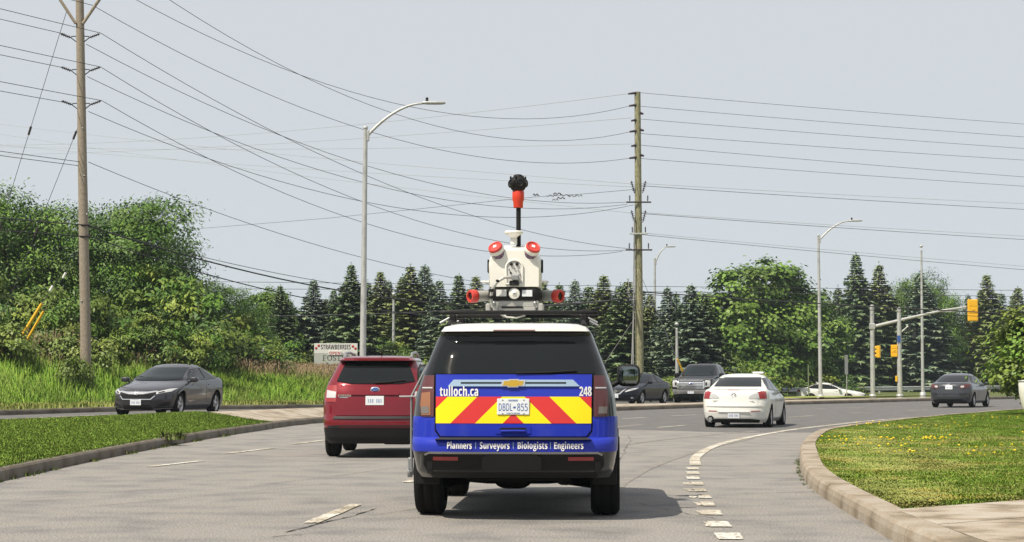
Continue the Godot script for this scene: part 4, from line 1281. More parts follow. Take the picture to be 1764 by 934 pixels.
func make_street():
	lamp_post(Vector3(-4.62, median_y(-6.0, 61.0) - .1, -61.0), 8.75, 1.72, .0, "galvanised street lamp on the median behind the red hatchback", -.008)
	lamp_post(Vector3(9.42, .15, -130.0), 8.9, .62, .0, "galvanised street lamp right of the far wooden pole", 0.0)
	lamp_post(Vector3(16.7, .2, -107.0), 8.75, 1.65, .0, "galvanised street lamp left of the traffic signals", .006)
	lamp_post(Vector3(26.6, .15, -128.0), 9.3, 0.0, .0, "bare galvanised pole behind the traffic signals")
	lamp_post(Vector3(-6.9, 1.2, -115.0), 4.6, 0.0, .0, "thin grey pole rising right behind the red hatchback's roof")
	lamp_post(Vector3(9.1, .15, -109.0), 3.75, 0.0, .0, "short grey pole behind the pickup's windscreen")
	# traffic signals
	var t := thing("traffic_signal", "grey signal pole with a long mast arm and yellow head", "traffic signal", Vector3(21.35, .2, -117.0))
	var s := Shape.new()
	s.lathe(Vector3(0, -.2, 0), Vector3.UP, [[.2, 0], [.2, .22], [.14, .24], [.14, .24], [.12, 5.5], [.12, 5.5], [0, 5.56]], 14)
	put("pole", s.done(), "galvanised", t)
	s = Shape.new()
	s.tube([Vector3(.1, 4.05, 0), Vector3(2.2, 4.55, 0), Vector3(4.2, 5.0, 0), Vector3(5.6, 5.2, 0)], [.1, .085, .07, .06], 10)
	s.tube([Vector3(3.7, 4.92, 0), Vector3(5.7, 4.93, 0)], .035, 8)
	s.box(Vector3(0, 4.05, 0), Vector3(.32, .36, .32), .03)
	put("mast_arm", s.done(), "galvanised", t)
	signal_head(t, Vector3(5.95, 5.0, .12), 0.0, .6, 1.28)
	signal_head(t, Vector3(.36, 2.55, 0), 1.25, .34, .72)
	s = Shape.new()
	s.tube([Vector3(.1, 2.75, 0), Vector3(.3, 2.75, 0)], .03, 6)
	s.tube([Vector3(.1, 2.35, 0), Vector3(.3, 2.35, 0)], .03, 6)
	put("bracket", s.done(), "galvanised", t)
	t = thing("traffic_signal", "grey signal pole with a yellow head on its left side", "traffic signal", Vector3(22.95, .2, -117.0))
	s = Shape.new()
	s.lathe(Vector3(0, -.2, 0), Vector3.UP, [[.2, 0], [.2, .22], [.15, .24], [.15, .24], [.12, 5.35], [.12, 5.35], [0, 5.42]], 14)
	put("pole", s.done(), "galvanised", t)
	signal_head(t, Vector3(-.3, 2.6, 0), -.1, .4, .72)
	s = Shape.new()
	s.box(Vector3(-.05, 3.3, .15), Vector3(.2, .42, .02), .005)
	put("number_plate", s.done(), "plate_blue", t)
	s = Shape.new()
	s.tube([Vector3(0, 3.6, 0), Vector3(.45, 4.0, 0), Vector3(.65, 4.1, 0)], .035, 8)
	put("bracket_arm", s.done(), "galvanised", t)
	s = Shape.new()
	s.box(Vector3(.62, 4.0, 0), Vector3(.16, .5, .2), .03)
	s.box(Vector3(.9, 3.5, 0), Vector3(.16, .4, .2), .03)
	s.box(Vector3(.92, 3.85, 0), Vector3(.14, .2, .2), .03)
	put("camera_box", s.done(), "dark_plastic", t)
	s = Shape.new()
	s.box(Vector3(-.2, .95, .05), Vector3(.13, .35, .12), .02)
	put("push_button", s.done(), "guard_yellow", t)
	# small sign seen from the side, and a green marker post
	t = thing("road_sign", "grey road sign seen from behind, on a thin post", "sign", Vector3(18.8, .2, -111.0), .0)
	s = Shape.new()
	s.tube([Vector3(0, -.2, 0), Vector3(0, 2.1, 0)], .03, 6)
	put("post", s.done(), "wire_pale", t)
	s = Shape.new()
	s.box(Vector3(-.02, 1.75, .03), Vector3(.2, 1.1, .02), .004, Basis(Vector3.UP, .3))
	put("sign_plate", s.done(), "steel_dull", t)
	t = thing("marker_post", "thin green post beside the street lamp on the median", "post", Vector3(16.2, .2, -108.0))
	s = Shape.new()
	s.tube([Vector3(0, -.2, 0), Vector3(0, 1.75, 0)], .035, 6)
	put("post", s.done(), mat("post_green", lin(.16, .2, .1), .8), t)
	t = thing("marker_post", "short white marker post in the meadow left of the strawberry sign", "post", Vector3(-10.6, field_y(-10.6, 84.0), -84.0))
	s = Shape.new()
	s.box(Vector3(0, .55, 0), Vector3(.13, 1.1, .08), .02)
	put("post", s.done(), "sign_white", t)
	# guardrail beyond the oncoming lanes
	t = thing("guardrail", "galvanised steel guardrail behind the white sedan and the signal poles", "guardrail", Vector3(7.0, -.2, -118.0))
	var pts := []
	for k in 22:
		var d := lerpf(118.0, 178.0, k / 21.0)
		pts.append(Vector3(along(KERB_LEFT, d) - .9 - 7.0, 0, -d + 118.0))
	var prof := [[-.02, .32], [.05, .36], [.05, .42], [-.02, .47], [-.02, .5], [.05, .55], [.05, .61], [-.02, .65]]
	for k in pts.size() - 1:
		var a: Vector3 = pts[k]
		var c: Vector3 = pts[k + 1]
		var dir := (c - a).normalized()
		var o := Vector3(-dir.z, 0, dir.x)
		s = Shape.new()
		s.smooth()
		for j in prof.size() - 1:
			s.quad(a + o * prof[j][0] + Vector3.UP * prof[j][1], c + o * prof[j][0] + Vector3.UP * prof[j][1], c + o * prof[j + 1][0] + Vector3.UP * prof[j + 1][1], a + o * prof[j + 1][0] + Vector3.UP * prof[j + 1][1], o)
		put("rail", s.done(), "galvanised", t)
		s = Shape.new()
		s.box(a - o * .1 + Vector3.UP * .1, Vector3(.12, 1.1, .12), .01)
		put("post", s.done(), "pole_wood" if k % 2 else "galvanised", t)
	# farm stand sign
	var sy := field_y(-8.9, 100.0)
	t = thing("farm_sign", "white farm stand board lettered STRAWBERRIES OPEN in the meadow", "sign", Vector3(-8.92, sy - .05, -100.0))
	t.scale = Vector3(.93, .9, .93)
	s = Shape.new()
	s.box(Vector3(0, 1.42 + .25, 0), Vector3(2.36, .56, .05), .006)
	put("upper_board", s.done(), "sign_white", t)
	s = Shape.new()
	s.box(Vector3(0, .82 + .25, 0), Vector3(2.36, .62, .05), .006)
	put("lower_board", s.done(), "sign_grey", t)
	for sg in [-1.0, 1.0]:
		s = Shape.new()
		s.box(Vector3(sg * .9, .55, -.08), Vector3(.1, 2.0, .1), .008)
		put("post", s.done(), "sign_grey", t)
	lettering("STRAWBERRIES", .26, 1.62, "black_print", t, Vector3(0, 1.74, .028))
	s = Shape.new()
	s.box(Vector3(-.05, 1.4, .045), Vector3(.72, .22, .03), .004)
	put("open_board", s.done(), "sign_white", t)
	lettering("OPEN", .17, .6, "red_print", t, Vector3(-.05, 1.4, .062))
	lettering("FOSTERS", .3, 1.75, "black_print", t, Vector3(.16, 1.12, .028), 0, 400, true, "Droid Serif")
	for q in [[-1.07, 1.68], [-.93, 1.82], [.93, 1.78], [1.07, 1.66]]:
		s = Shape.new()
		s.lathe(Vector3(q[0], q[1], .028), Vector3(0, 0, 1), [[.075, 0], [.06, .012], [0, .015]], 10)
		put("berry", s.done(), "red_print", t)
	# unidentified pale object at the right picture edge, given a made-up rounded body
	t = thing("unknown_white_object", "white rounded object cut off by the right picture edge, standing on the lawn", "unidentified_object", Vector3(14.70, island_y(14.6, 55.0), -55.0))
	s = Shape.new()
	s.smooth()
	s.lathe(Vector3(0, -.05, 0), Vector3.UP, [[.36, 0], [.42, .12], [.52, .4], [.58, .7], [.59, .95], [.57, 1.02], [.5, 1.05], [0, 1.06]], 28)
	put("shell", s.done(), "sign_white", t)
	s = Shape.new()
	s.lathe(Vector3(0, .96, 0), Vector3.UP, [[.585, 0], [.6, .0], [.6, .03], [.57, .03]], 28)
	put("rim", s.done(), "sign_grey", t)
# ---------------------------------------------------------------- vehicles
# A body is a stack of level outlines: rows of [y, half width, rear z, front z, rear rounding depth, front rounding depth].
# Local axes: +z is the rear, -z the front, x to the right.
class Body:
	var rows: Array
	var nr := 2.6
	var nf := 2.4
	var wheels := []      # [z, arch radius, hub height]
	var y_arch := .9
	func at(y: float, k: int) -> float:
		if y <= rows[0][0]: return rows[0][k]
		for i in range(1, rows.size()):
			if y <= rows[i][0]:
				var t: float = (y - rows[i - 1][0]) / (rows[i][0] - rows[i - 1][0])
				return lerpf(rows[i - 1][k], rows[i][k], t)
		return rows[-1][k]
	func rear(x: float, y: float) -> float:
		var u := clampf(absf(x) / at(y, 1), 0.0, .998)
		return at(y, 2) - at(y, 4) * (1.0 - pow(1.0 - pow(u, nr), 1.0 / nr))
	func front(x: float, y: float) -> float:
		var u := clampf(absf(x) / at(y, 1), 0.0, .998)
		return at(y, 3) + at(y, 5) * (1.0 - pow(1.0 - pow(u, nf), 1.0 / nf))
	func side(y: float, z: float) -> float:
		var w := at(y, 1)
		var qr := (at(y, 2) - z) / maxf(at(y, 4), .001)
		if qr < 1.0: return w * pow(1.0 - pow(1.0 - maxf(qr, 0.0), nr), 1.0 / nr)
		var qf := (z - at(y, 3)) / maxf(at(y, 5), .001)
		if qf < 1.0: return w * pow(1.0 - pow(1.0 - maxf(qf, 0.0), nf), 1.0 / nf)
		return w
	func pt(y: float, c: float, off := 0.0) -> Vector3:
		# c runs 0..4 round the outline: rear, right side, front, left side
		var p: Vector3
		var f := c - floorf(c)
		match int(floorf(c)) % 4:
			0:
				var u := sin((f - .5) * PI)
				var x := at(y, 1) * u
				p = Vector3(x, y, rear(x, y) if absf(u) < .998 else at(y, 2) - at(y, 4))
			1:
				p = Vector3(at(y, 1), y, lerpf(at(y, 2) - at(y, 4), at(y, 3) + at(y, 5), f))
			2:
				var u := -sin((f - .5) * PI)
				var x := at(y, 1) * u
				p = Vector3(x, y, front(x, y) if absf(u) < .998 else at(y, 3) + at(y, 5))
			_:
				p = Vector3(-at(y, 1), y, lerpf(at(y, 3) + at(y, 5), at(y, 2) - at(y, 4), f))
		if off != 0.0:
			var ce := Vector3(0, p.y, clampf(p.z, at(y, 3) + at(y, 1), at(y, 2) - at(y, 1)) if at(y, 2) - at(y, 3) > 2 * at(y, 1) else (at(y, 2) + at(y, 3)) * .5)
			p += (p - ce).normalized() * off
		return p
	func bottom(p: Vector3) -> float:
		var b: float = rows[0][0]
		if absf(p.x) < at(p.y, 1) * .86: return b
		for w in wheels:
			var dz: float = absf(p.z - w[0])
			if dz < w[1]: b = maxf(b, w[2] + sqrt(w[1] * w[1] - dz * dz))
		return b
	func loft(s: Shape, y0: float, y1: float, off := 0.0, zmin := -99.0, cap := true, zmax := 99.0):
		var cols := []
		for k in 24: cols.append(k / 24.0)
		for k in 64: cols.append(1.0 + k / 64.0)
		for k in 24: cols.append(2.0 + k / 24.0)
		for k in 64: cols.append(3.0 + k / 64.0)
		var ys := []
		for r in rows:
			if r[0] > y0 + .001 and r[0] < y1 - .001: ys.append(r[0])
		ys.append(y0); ys.append(y1)
		ys.sort()
		var fine := []
		for i in ys.size() - 1:
			var m := maxi(1, int(ceil((ys[i + 1] - ys[i]) / .05)))
			for q in m: fine.append(lerpf(ys[i], ys[i + 1], float(q) / m))
		fine.append(ys[-1])
		s.smooth()
		var prev := []
		for i in fine.size():
			var row := []
			for c in cols:
				var y: float = fine[i]
				if y < y_arch:
					var b := bottom(pt(rows[0][0] + .12, c))
					var b0: float = rows[0][0]
					if b > b0: y = b + (y - b0) * (y_arch - b) / (y_arch - b0) if b < y_arch else maxf(y, b)
				row.append(pt(y, c, off))
			if i > 0:
				for j in cols.size():
					var j2 := (j + 1) % cols.size()
					var m: Vector3 = (row[j] + prev[j2]) * .5
					if m.z < zmin or m.z > zmax: continue
					var ce := Vector3(0, m.y - .25, clampf(m.z, at(m.y, 3) + .8, at(m.y, 2) - .8))
					s.quad(prev[j], prev[j2], row[j2], row[j], m - ce)
			prev = row
		if cap:
			var ce := Vector3()
			for p in prev: ce += p / prev.size()
			ce.y += .004
			for j in prev.size(): s.tri(prev[j], prev[(j + 1) % prev.size()], ce, Vector3.UP)
	func rear_f() -> Callable: return func(p: Vector2, off: float) -> Vector3: return Vector3(p.x, p.y, rear(p.x, p.y) + off)
	func front_f() -> Callable: return func(p: Vector2, off: float) -> Vector3: return Vector3(p.x, p.y, front(p.x, p.y) - off)
	func side_f(sg: float) -> Callable: return func(p: Vector2, off: float) -> Vector3: return Vector3(sg * (side(p.y, p.x) + off), p.y, p.x)

func on_rear(t: Node, b: Body, called: String, mt: String, poly: Array, off := .004, thick := .02, nx := 10, ny := 6, both := false):
	for m in ([false, true] if both else [false]):
		var s := Shape.new()
		s.patch(mirrored(P2(poly)) if m else P2(poly), b.rear_f(), off, thick, nx, ny, Vector3(0, .2, 1))
		put(called, s.done(), mt, t)
func on_front(t: Node, b: Body, called: String, mt: String, poly: Array, off := .004, thick := .02, nx := 10, ny := 6, both := false):
	for m in ([false, true] if both else [false]):
		var s := Shape.new()
		s.patch(mirrored(P2(poly)) if m else P2(poly), b.front_f(), off, thick, nx, ny, Vector3(0, .2, -1))
		put(called, s.done(), mt, t)
func on_side(t: Node, b: Body, called: String, mt: String, poly: Array, off := .004, thick := .015, nx := 10, ny := 6):
	for sg in [-1.0, 1.0]:
		var s := Shape.new()
		s.patch(P2(poly), b.side_f(sg), off, thick, nx, ny, Vector3(sg, .2, 0))
		put(called, s.done(), mt, t)
func wheel(t: Node, x: float, z: float, r: float, w: float, rim_r: float, spokes := 5):
	var n := node("wheel", t, Transform3D(Basis(), Vector3(x, r, z)))
	var sg := signf(x)
	var s := Shape.new()
	s.lathe(Vector3(-w * .5, 0, 0), Vector3.RIGHT, [[rim_r, 0], [r - .05, 0], [r - .015, .02], [r, .05], [r, .05], [r, .09], [r - .008, .094], [r - .008, .1], [r, .104], [r, w - .104], [r - .008, w - .1], [r - .008, w - .094], [r, w - .09], [r, w - .05], [r, w - .05], [r - .015, w - .02], [r - .05, w], [rim_r, w], [rim_r, w], [rim_r - .01, w * .5], [rim_r, 0]], 40)
	put("tyre", s.done(), "rubber", n)
	s = Shape.new()
	var xo := sg * (w * .5 - .015)
	s.lathe(Vector3(xo, 0, 0), Vector3(sg, 0, 0), [[rim_r - .035, -.06], [rim_r - .02, -.005], [rim_r, 0], [rim_r + .004, -.03]], 32)
	s.lathe(Vector3(xo - sg * .03, 0, 0), Vector3(sg, 0, 0), [[.075, -.02], [.07, .02], [.03, .03], [0, .03]], 14)
	for k in spokes:
		var an := TAU * k / spokes
		for d in [-.13, .13]:
			var a := Vector3(0, sin(an + d * .6), cos(an + d * .6)) * .06
			var b := Vector3(0, sin(an + d), cos(an + d)) * (rim_r - .015)
			var mid := (a + b) * .5
			var dir := (b - a).normalized()
			var bas := Basis(Vector3.RIGHT, dir, Vector3.RIGHT.cross(dir))
			s.box(Vector3(xo - sg * .03, 0, 0) + mid, Vector3(.03, (b - a).length(), .035), .008, bas)
	put("rim", s.done(), "alloy", n)
	s = Shape.new()
	s.lathe(Vector3(xo - sg * .07, 0, 0), Vector3(sg, 0, 0), [[rim_r - .02, 0], [rim_r - .02, .005], [0, .006]], 20)
	put("brake_disc", s.done(), "underbody", n)
func wheels(t: Node, x: float, zr: float, zf: float, r: float, w: float, rim: float, spokes := 5):
	for sx in [-1.0, 1.0]:
		for z in [zr, zf]: wheel(t, sx * x, z, r, w, rim, spokes)
func underbody(t: Node, w: float, y0: float, y1: float, z0: float, z1: float, wheel_w := .0):
	var s := Shape.new()
	s.box(Vector3(0, (y0 + y1) * .5, (z0 + z1) * .5), Vector3(w * 2, y1 - y0, absf(z1 - z0)), .04)
	put("underbody", s.done(), "underbody", t)
func mirror(t: Node, x: float, y: float, z: float, mt: String, sz := Vector3(.11, .075, .09), glass := true):
	for sg in [-1.0, 1.0]:
		var n := node("wing_mirror", t)
		var s := Shape.new()
		s.sup(Vector3(sg * x, y, z), sz, .55)
		put("shell", s.done(), mt, n)
		s = Shape.new()
		s.tube([Vector3(sg * (x - sz.x * .7), y - sz.y * .5, z), Vector3(sg * (x - sz.x * 1.8), y - sz.y * 1.1, z - .02)], .03, 8)
		put("stalk", s.done(), "black_plastic", n)
		if glass:
			s = Shape.new()
			s.sup(Vector3(sg * x, y, z + sz.z * .93), Vector3(sz.x * .82, sz.y * .8, .012), .5)
			put("mirror_glass", s.done(), "mirror_dull", n)
func plate(t: Node, at: Vector3, turn: float, txt := "", tilt := 0.0):
	var n := node("licence_plate", t, Transform3D(Basis(Vector3.UP, turn) * Basis(Vector3.RIGHT, tilt), at))
	var s := Shape.new()
	s.box(Vector3(), Vector3(.305, .152, .008), .003)
	put("plate_sheet", s.done(), "plate", n)
	if txt:
		lettering(txt.get_slice(" ", 0), .070, .128, "plate_blue", n, Vector3(-.074, -.006, .005), 0, 400, false, "Droid Sans", .002)
		lettering(txt.get_slice(" ", 1), .070, .100, "plate_blue", n, Vector3(.088, -.006, .005), 0, 400, false, "Droid Sans", .002)
		s = Shape.new()
		s.prism(P2([-.011, -.010, .011, -.010, .014, .008, .006, .002, 0, .012, -.006, .002, -.014, .008]), Vector3(.012, -.006, .006), Vector3.RIGHT, Vector3.UP, .002)
		put("crown_mark", s.done(), "plate_blue", n)
		lettering("ONTARIO", .017, .09, "plate_blue", n, Vector3(0, .058, .005), 0, 700, false, "Droid Sans", .002)
		lettering("YOURS TO DISCOVER", .011, .13, "plate_blue", n, Vector3(0, -.063, .005), 0, 400, false, "Droid Sans", .002)
		for q in [[-.1, .064], [.1, .064], [-.1, -.064], [.1, -.064]]:
			s = Shape.new()
			s.lathe(Vector3(q[0], q[1], .004), Vector3(0, 0, 1), [[.007, 0], [.007, .004], [0, .005]], 8)
			put("screw", s.done(), "steel_dull", n)
	else:
		s = Shape.new()
		for k in 7:
			if k != 3: s.box(Vector3(-.105 + k * .035, -.005, .005), Vector3(.016 + .004 * (k % 3), .062, .003))
		put("characters", s.done(), mats.get("plate_faint", mat("plate_faint", lin(.30, .37, .52), .5)), n)
func letter_on(t: Node, b: Body, txt: String, x: float, y: float, w: float, h: float, mt: String, off: float, italic := false):
	var z0 := b.rear(x - w * .5, y)
	var z1 := b.rear(x + w * .5, y)
	var zm := maxf(b.rear(x, y), (z0 + z1) * .5)
	lettering(txt, h, w, mt, t, Vector3(x, y, zm + off), -atan((z1 - z0) / w), 700, italic, "Droid Sans", .012)
func bar(t: Node, called: String, mt: String, pts: Array, r, sides := 8):
	var s := Shape.new()
	s.tube(pts, r, sides)
	put(called, s.done(), mt, t)
func blocky(t: Node, called: String, mt: String, c: Vector3, sz: Vector3, bev := .01, bas := Basis()):
	var s := Shape.new()
	s.box(c, sz, bev, bas)
	put(called, s.done(), mt, t)
func shell(t: Node, b: Body, called: String, mt: String, y0: float, y1: float, off := 0.0, zmin := -99.0, cap := false, zmax := 99.0):
	var s := Shape.new()
	b.loft(s, y0, y1, off, zmin, cap, zmax)
	put(called, s.done(), mt, t)

func survey_suv():
	var t := thing("survey_vehicle", "blue wrapped survey SUV with red and yellow chevrons and a roof sensor mast", "suv", Vector3(.145, 0, -21.35), deg_to_rad(-2.9))
	var b := Body.new()
	b.nr = 4.0
	b.rows = [
		[.40, .93, 2.50, -2.48, .50, .60], [.47, .95, 2.62, -2.58, .50, .60], [.62, .975, 2.70, -2.64, .52, .62], [.66, .98, 2.72, -2.65, .52, .62], [.76, .985, 2.715, -2.66, .52, .62],
		[.79, .985, 2.64, -2.66, .45, .62], [.95, .985, 2.635, -2.64, .46, .62], [1.15, .965, 2.61, -2.55, .46, .7], [1.22, .95, 2.60, -1.35, .46, .8], [1.27, .935, 2.59, -1.15, .45, .75],
		[1.38, .895, 2.575, -.95, .44, .6], [1.60, .81, 2.46, -.62, .36, .5], [1.77, .745, 2.34, -.36, .30, .45], [1.80, .725, 2.42, -.30, .26, .45], [1.845, .69, 2.39, -.2, .3, .5], [1.875, .61, 2.28, .0, .4, .55], [1.89, .45, 2.0, .35, .5, .6]]
	b.wheels = [[1.66, .47, .40], [-1.40, .47, .40]]
	b.y_arch = 1.0
	shell(t, b, "body", "paint_graphite", .40, 1.38)
	shell(t, b, "pillars", "paint_pillar", 1.38, 1.80)
	shell(t, b, "roof", "paint_roof_sheen", 1.80, 1.89, 0.0, -99.0, true)
	# blue wrap over bumper corners, up to the lamps
	shell(t, b, "rear_bumper", "wrap_blue", .655, .79, .007, 1.98)
	shell(t, b, "rear_corner", "wrap_blue", .79, .985, .004, 2.2)
	on_rear(t, b, "lower_bumper", "black_plastic", [-.78, .40, .78, .40, .86, .53, .85, .622, .80, .64, -.80, .64, -.85, .622, -.86, .53], .012, .03, 20, 5)
	on_rear(t, b, "step_pad", "dark_plastic", [-.74, .772, .74, .772, .70, .788, -.70, .788], .075, .07, 14, 2)
	# tailgate, with the dark gap round it
	on_rear(t, b, "panel_gap", "underbody", [-.748, .85, -.70, .788, .70, .788, .748, .85, .758, 1.39, -.758, 1.39], .005, .02, 18, 10)
	on_rear(t, b, "tailgate", "wrap_blue", [-.735, .86, -.69, .80, .69, .80, .735, .86, .745, 1.385, -.745, 1.385], .012, .03, 18, 10)
	# chevron band: slanting stripes meeting in the middle
	for sg in [-1.0, 1.0]:
		# stripe lower edges at the bottom of the band, measured from the outside to the middle
		var lows := [-1.16, -.88, -.597, -.362, -.10, .16]
		for k in lows.size() - 1:
			var half := P2([-.738, .922, 0.0, .922, 0.0, 1.174, -.74, 1.174])
			var st := P2([lows[k], .922, lows[k + 1], .922, lows[k + 1] + .255, 1.174, lows[k] + .255, 1.174])
			for pc in Geometry2D.intersect_polygons(half, st):
				var s := Shape.new()
				s.patch(pc if sg < 0 else mirrored(pc), b.rear_f(), .0155, .004, 6, 3, Vector3(0, .1, 1))
				put("chevron_stripe", s.done(), "wrap_red" if k % 2 == 0 else "wrap_yellow", t)
	# pale trim bar with slot and bow-tie emblem
	on_rear(t, b, "trim_bar", "trim_pale_blue", [-.625, 1.272, .63, 1.272, .565, 1.335, -.57, 1.335], .03, .02, 14, 2)
	on_rear(t, b, "trim_slot", "black_plastic", [-.5, 1.298, -.09, 1.298, -.09, 1.312, -.5, 1.312], .033, .004, 6, 1, true)
	on_rear(t, b, "emblem", "gold", [-.10, 1.280, -.045, 1.280, -.045, 1.270, .035, 1.270, .035, 1.280, .085, 1.280, .10, 1.322, .045, 1.322, .045, 1.332, -.035, 1.332, -.035, 1.322, -.085, 1.322], .043, .012, 4, 2)
	on_rear(t, b, "emblem_rim", "chrome", [-.118, 1.272, -.055, 1.272, -.055, 1.262, .045, 1.262, .045, 1.272, .105, 1.272, .118, 1.330, .055, 1.330, .055, 1.340, -.045, 1.340, -.045, 1.330, -.105, 1.330], .037, .012, 4, 2)
	var face := func(x: float, y: float, o: float) -> Vector3: return Vector3(x, y, b.rear(x, y) + o)
	letter_on(t, b, "tulloch.ca", -.515, 1.222, .37, .088, "print_white", .014, true)
	letter_on(t, b, "248", .683, 1.222, .118, .088, "print_white", .014)
	plate(t, face.call(0.0, 1.08, .026), 0.0, "DBDL 855", -.08)
	# handle recess
	on_rear(t, b, "handle_recess", "wrap_blue", [-.165, .825, .165, .825, .165, .895, -.165, .895], .02, .012, 4, 2)
	on_rear(t, b, "handle_slot", "black_plastic", [-.13, .862, .13, .862, .12, .882, -.12, .882], .024, .006, 4, 1)
	bar(t, "handle", "wrap_blue", [face.call(-.12, .85, .03), face.call(0.0, .852, .034), face.call(.12, .85, .03)], .011)
	# bumper lettering
	for q in [["Planners", -.505, .235], ["Surveyors", -.17, .28], ["Biologists", .185, .28], ["Engineers", .525, .275]]:
		letter_on(t, b, q[0], q[1], .715, q[2], .062, "print_white", .010)
	for x in [-.35, .005, .355]: on_rear(t, b, "divider", "trim_pale_blue", [x - .003, .685, x + .003, .685, x + .003, .748, x - .003, .748], .012, .006, 1, 1)
	# bright line, reflectors, hitch cover
	on_rear(t, b, "bright_strip", "steel_dull", [-.84, .615, -.80, .635, .80, .635, .84, .615, .845, .632, .80, .655, -.80, .655, -.845, .632], .02, .02, 18, 1)
	on_rear(t, b, "reflector", "lamp_red", [-.76, .572, -.52, .572, -.52, .607, -.76, .607], .018, .012, 5, 1, true)
	on_rear(t, b, "hitch_cover", "dark_plastic", [-.30, .48, .26, .48, .27, .60, .22, .625, -.25, .625, -.29, .60], .03, .02, 6, 4)
	on_rear(t, b, "vent_grille", "dark_plastic", [-.83, .44, -.78, .44, -.77, .56, -.82, .56], .016, .01, 2, 6, true)
	# glass
	on_rear(t, b, "rear_window", "glass", [-.775, 1.392, .775, 1.392, .735, 1.58, .665, 1.785, -.665, 1.785, -.735, 1.58], .012, .02, 16, 8)
	on_rear(t, b, "spoiler", "paint_roof_sheen", [-.70, 1.798, .70, 1.798, .68, 1.845, -.68, 1.845], .05, .09, 14, 2)
	on_rear(t, b, "brake_light", "lamp_dark_red", [-.2, 1.802, .2, 1.802, .2, 1.812, -.2, 1.812], .054, .01, 4, 1)
	bar(t, "wiper", "black_plastic", [face.call(.02, 1.40, .03), face.call(.35, 1.405, .03), face.call(.60, 1.42, .028)], .008)
	on_side(t, b, "side_window", "glass", [2.12, 1.42, 1.25, 1.40, 1.25, 1.72, 1.75, 1.73], .006, .012, 10, 5)
	on_side(t, b, "side_window", "glass", [1.18, 1.39, .12, 1.36, .12, 1.72, 1.18, 1.73], .006, .012, 10, 5)
	on_side(t, b, "side_window", "glass", [.04, 1.36, -.72, 1.33, .02, 1.70, .04, 1.72], .006, .012, 8, 5)
	on_side(t, b, "door_seam", "black_plastic", [.085, .55, .075, .55, .075, 1.36, .085, 1.36], .002, .004, 1, 6)
	on_front(t, b, "windscreen", "glass_front", [-.78, 1.33, .78, 1.33, .62, 1.74, -.62, 1.74], .02, .03, 10, 6)
	# lamps: a red shell, a lens painted sunlit amber on the left, a bright bar
	for sg in [-1.0, 1.0]:
		var n := node("tail_lamp", t)
		var s := Shape.new()
		s.patch(P2([sg * .76, .985, sg * .885, .985, sg * .905, 1.10, sg * .885, 1.30, sg * .86, 1.375, sg * .762, 1.375]), b.rear_f(), .014, .03, 10, 8, Vector3(0, .1, 1))
		put("lens", s.done(), "lamp_dark_red", n)
		s = Shape.new()
		s.patch(P2([sg * .79, 1.0, sg * .88, 1.0, sg * .895, 1.10, sg * .885, 1.21, sg * .795, 1.22]), b.rear_f(), .020, .012, 8, 6, Vector3(0, .1, 1))
		put("reversing_lens", s.done(), "lamp_sunlit_amber" if sg < 0 else "lamp_dark_red", n)
		s = Shape.new()
		s.patch(P2([sg * .805, 1.015, sg * .885, 1.015, sg * .89, 1.08, sg * .81, 1.08]), b.rear_f(), .024, .01, 6, 4, Vector3(0, .1, 1))
		put("clear_lens", s.done(), "lamp_smoke", n)
		s = Shape.new()
		s.patch(P2([sg * .775, 1.252, sg * .88, 1.252, sg * .88, 1.264, sg * .775, 1.264]), b.rear_f(), .02, .01, 6, 1, Vector3(0, .1, 1))
		put("bright_bar", s.done(), "lamp_clear", n)
	# running gear
	wheels(t, .865, 1.66, -1.40, .405, .285, .28, 6)
	underbody(t, .80, .48, .80, -2.3, 2.45)
	bar(t, "rear_axle", "underbody", [Vector3(-.78, .40, 1.66), Vector3(-.3, .36, 1.66), Vector3(.3, .36, 1.66), Vector3(.78, .40, 1.66)], .06)
	var d := Shape.new()
	d.sup(Vector3(-.05, .40, 1.66), Vector3(.2, .15, .18), .7)
	put("differential", d.done(), "underbody", t)
	for sg in [-1.0, 1.0]:
		bar(t, "suspension_arm", "underbody", [Vector3(sg * .5, .34, 1.75), Vector3(sg * .72, .3, 1.6), Vector3(sg * .6, .42, 1.1)], .045)
		blocky(t, "wheel_well", "underbody", Vector3(sg * .60, .72, 1.66), Vector3(.30, .44, 1.0), .05)
		blocky(t, "wheel_well", "underbody", Vector3(sg * .60, .72, -1.40), Vector3(.30, .44, 1.0), .05)
		blocky(t, "mud_guard", "black_plastic", Vector3(sg * .86, .42, 2.14), Vector3(.24, .2, .02), .008)
	bar(t, "exhaust_pipe", "underbody", [Vector3(.45, .38, 2.5), Vector3(.5, .36, 2.2), Vector3(.42, .45, 1.2)], .045)
	blocky(t, "hitch_receiver", "underbody", Vector3(0, .42, 2.40), Vector3(.9, .1, .12), .02)
	mirror(t, 1.12, 1.375, -.78, "black_plastic", Vector3(.13, .125, .10))
	# distance-measuring rod on the left rear wheel
	var rod := node("wheel_encoder", t)
	bar(rod, "rod", "steel_dull", [Vector3(-1.06, .42, 1.72), Vector3(-1.06, 1.17, 1.72)], .012)
	bar(rod, "strut", "steel_dull", [Vector3(-1.06, 1.17, 1.72), Vector3(-.93, 1.42, 1.72), Vector3(-.84, 1.58, 1.72)], .011)
	bar(rod, "cross_rod", "steel_dull", [Vector3(-1.18, 1.165, 1.74), Vector3(-1.0, 1.165, 1.74)], .009)
	bar(rod, "brace_rod", "steel_dull", [Vector3(-1.06, .85, 1.72), Vector3(-.98, .78, 1.72)], .009)
	var hub := Shape.new()
	hub.lathe(Vector3(-1.10, .42, 1.66), Vector3.RIGHT, [[0, 0], [.06, 0], [.06, .04], [.035, .05], [.035, .09], [0, .09]], 14)
	hub.box(Vector3(-1.07, .50, 1.70), Vector3(.05, .12, .06), .01)
	put("hub_sensor", hub.done(), "steel_dull", rod)
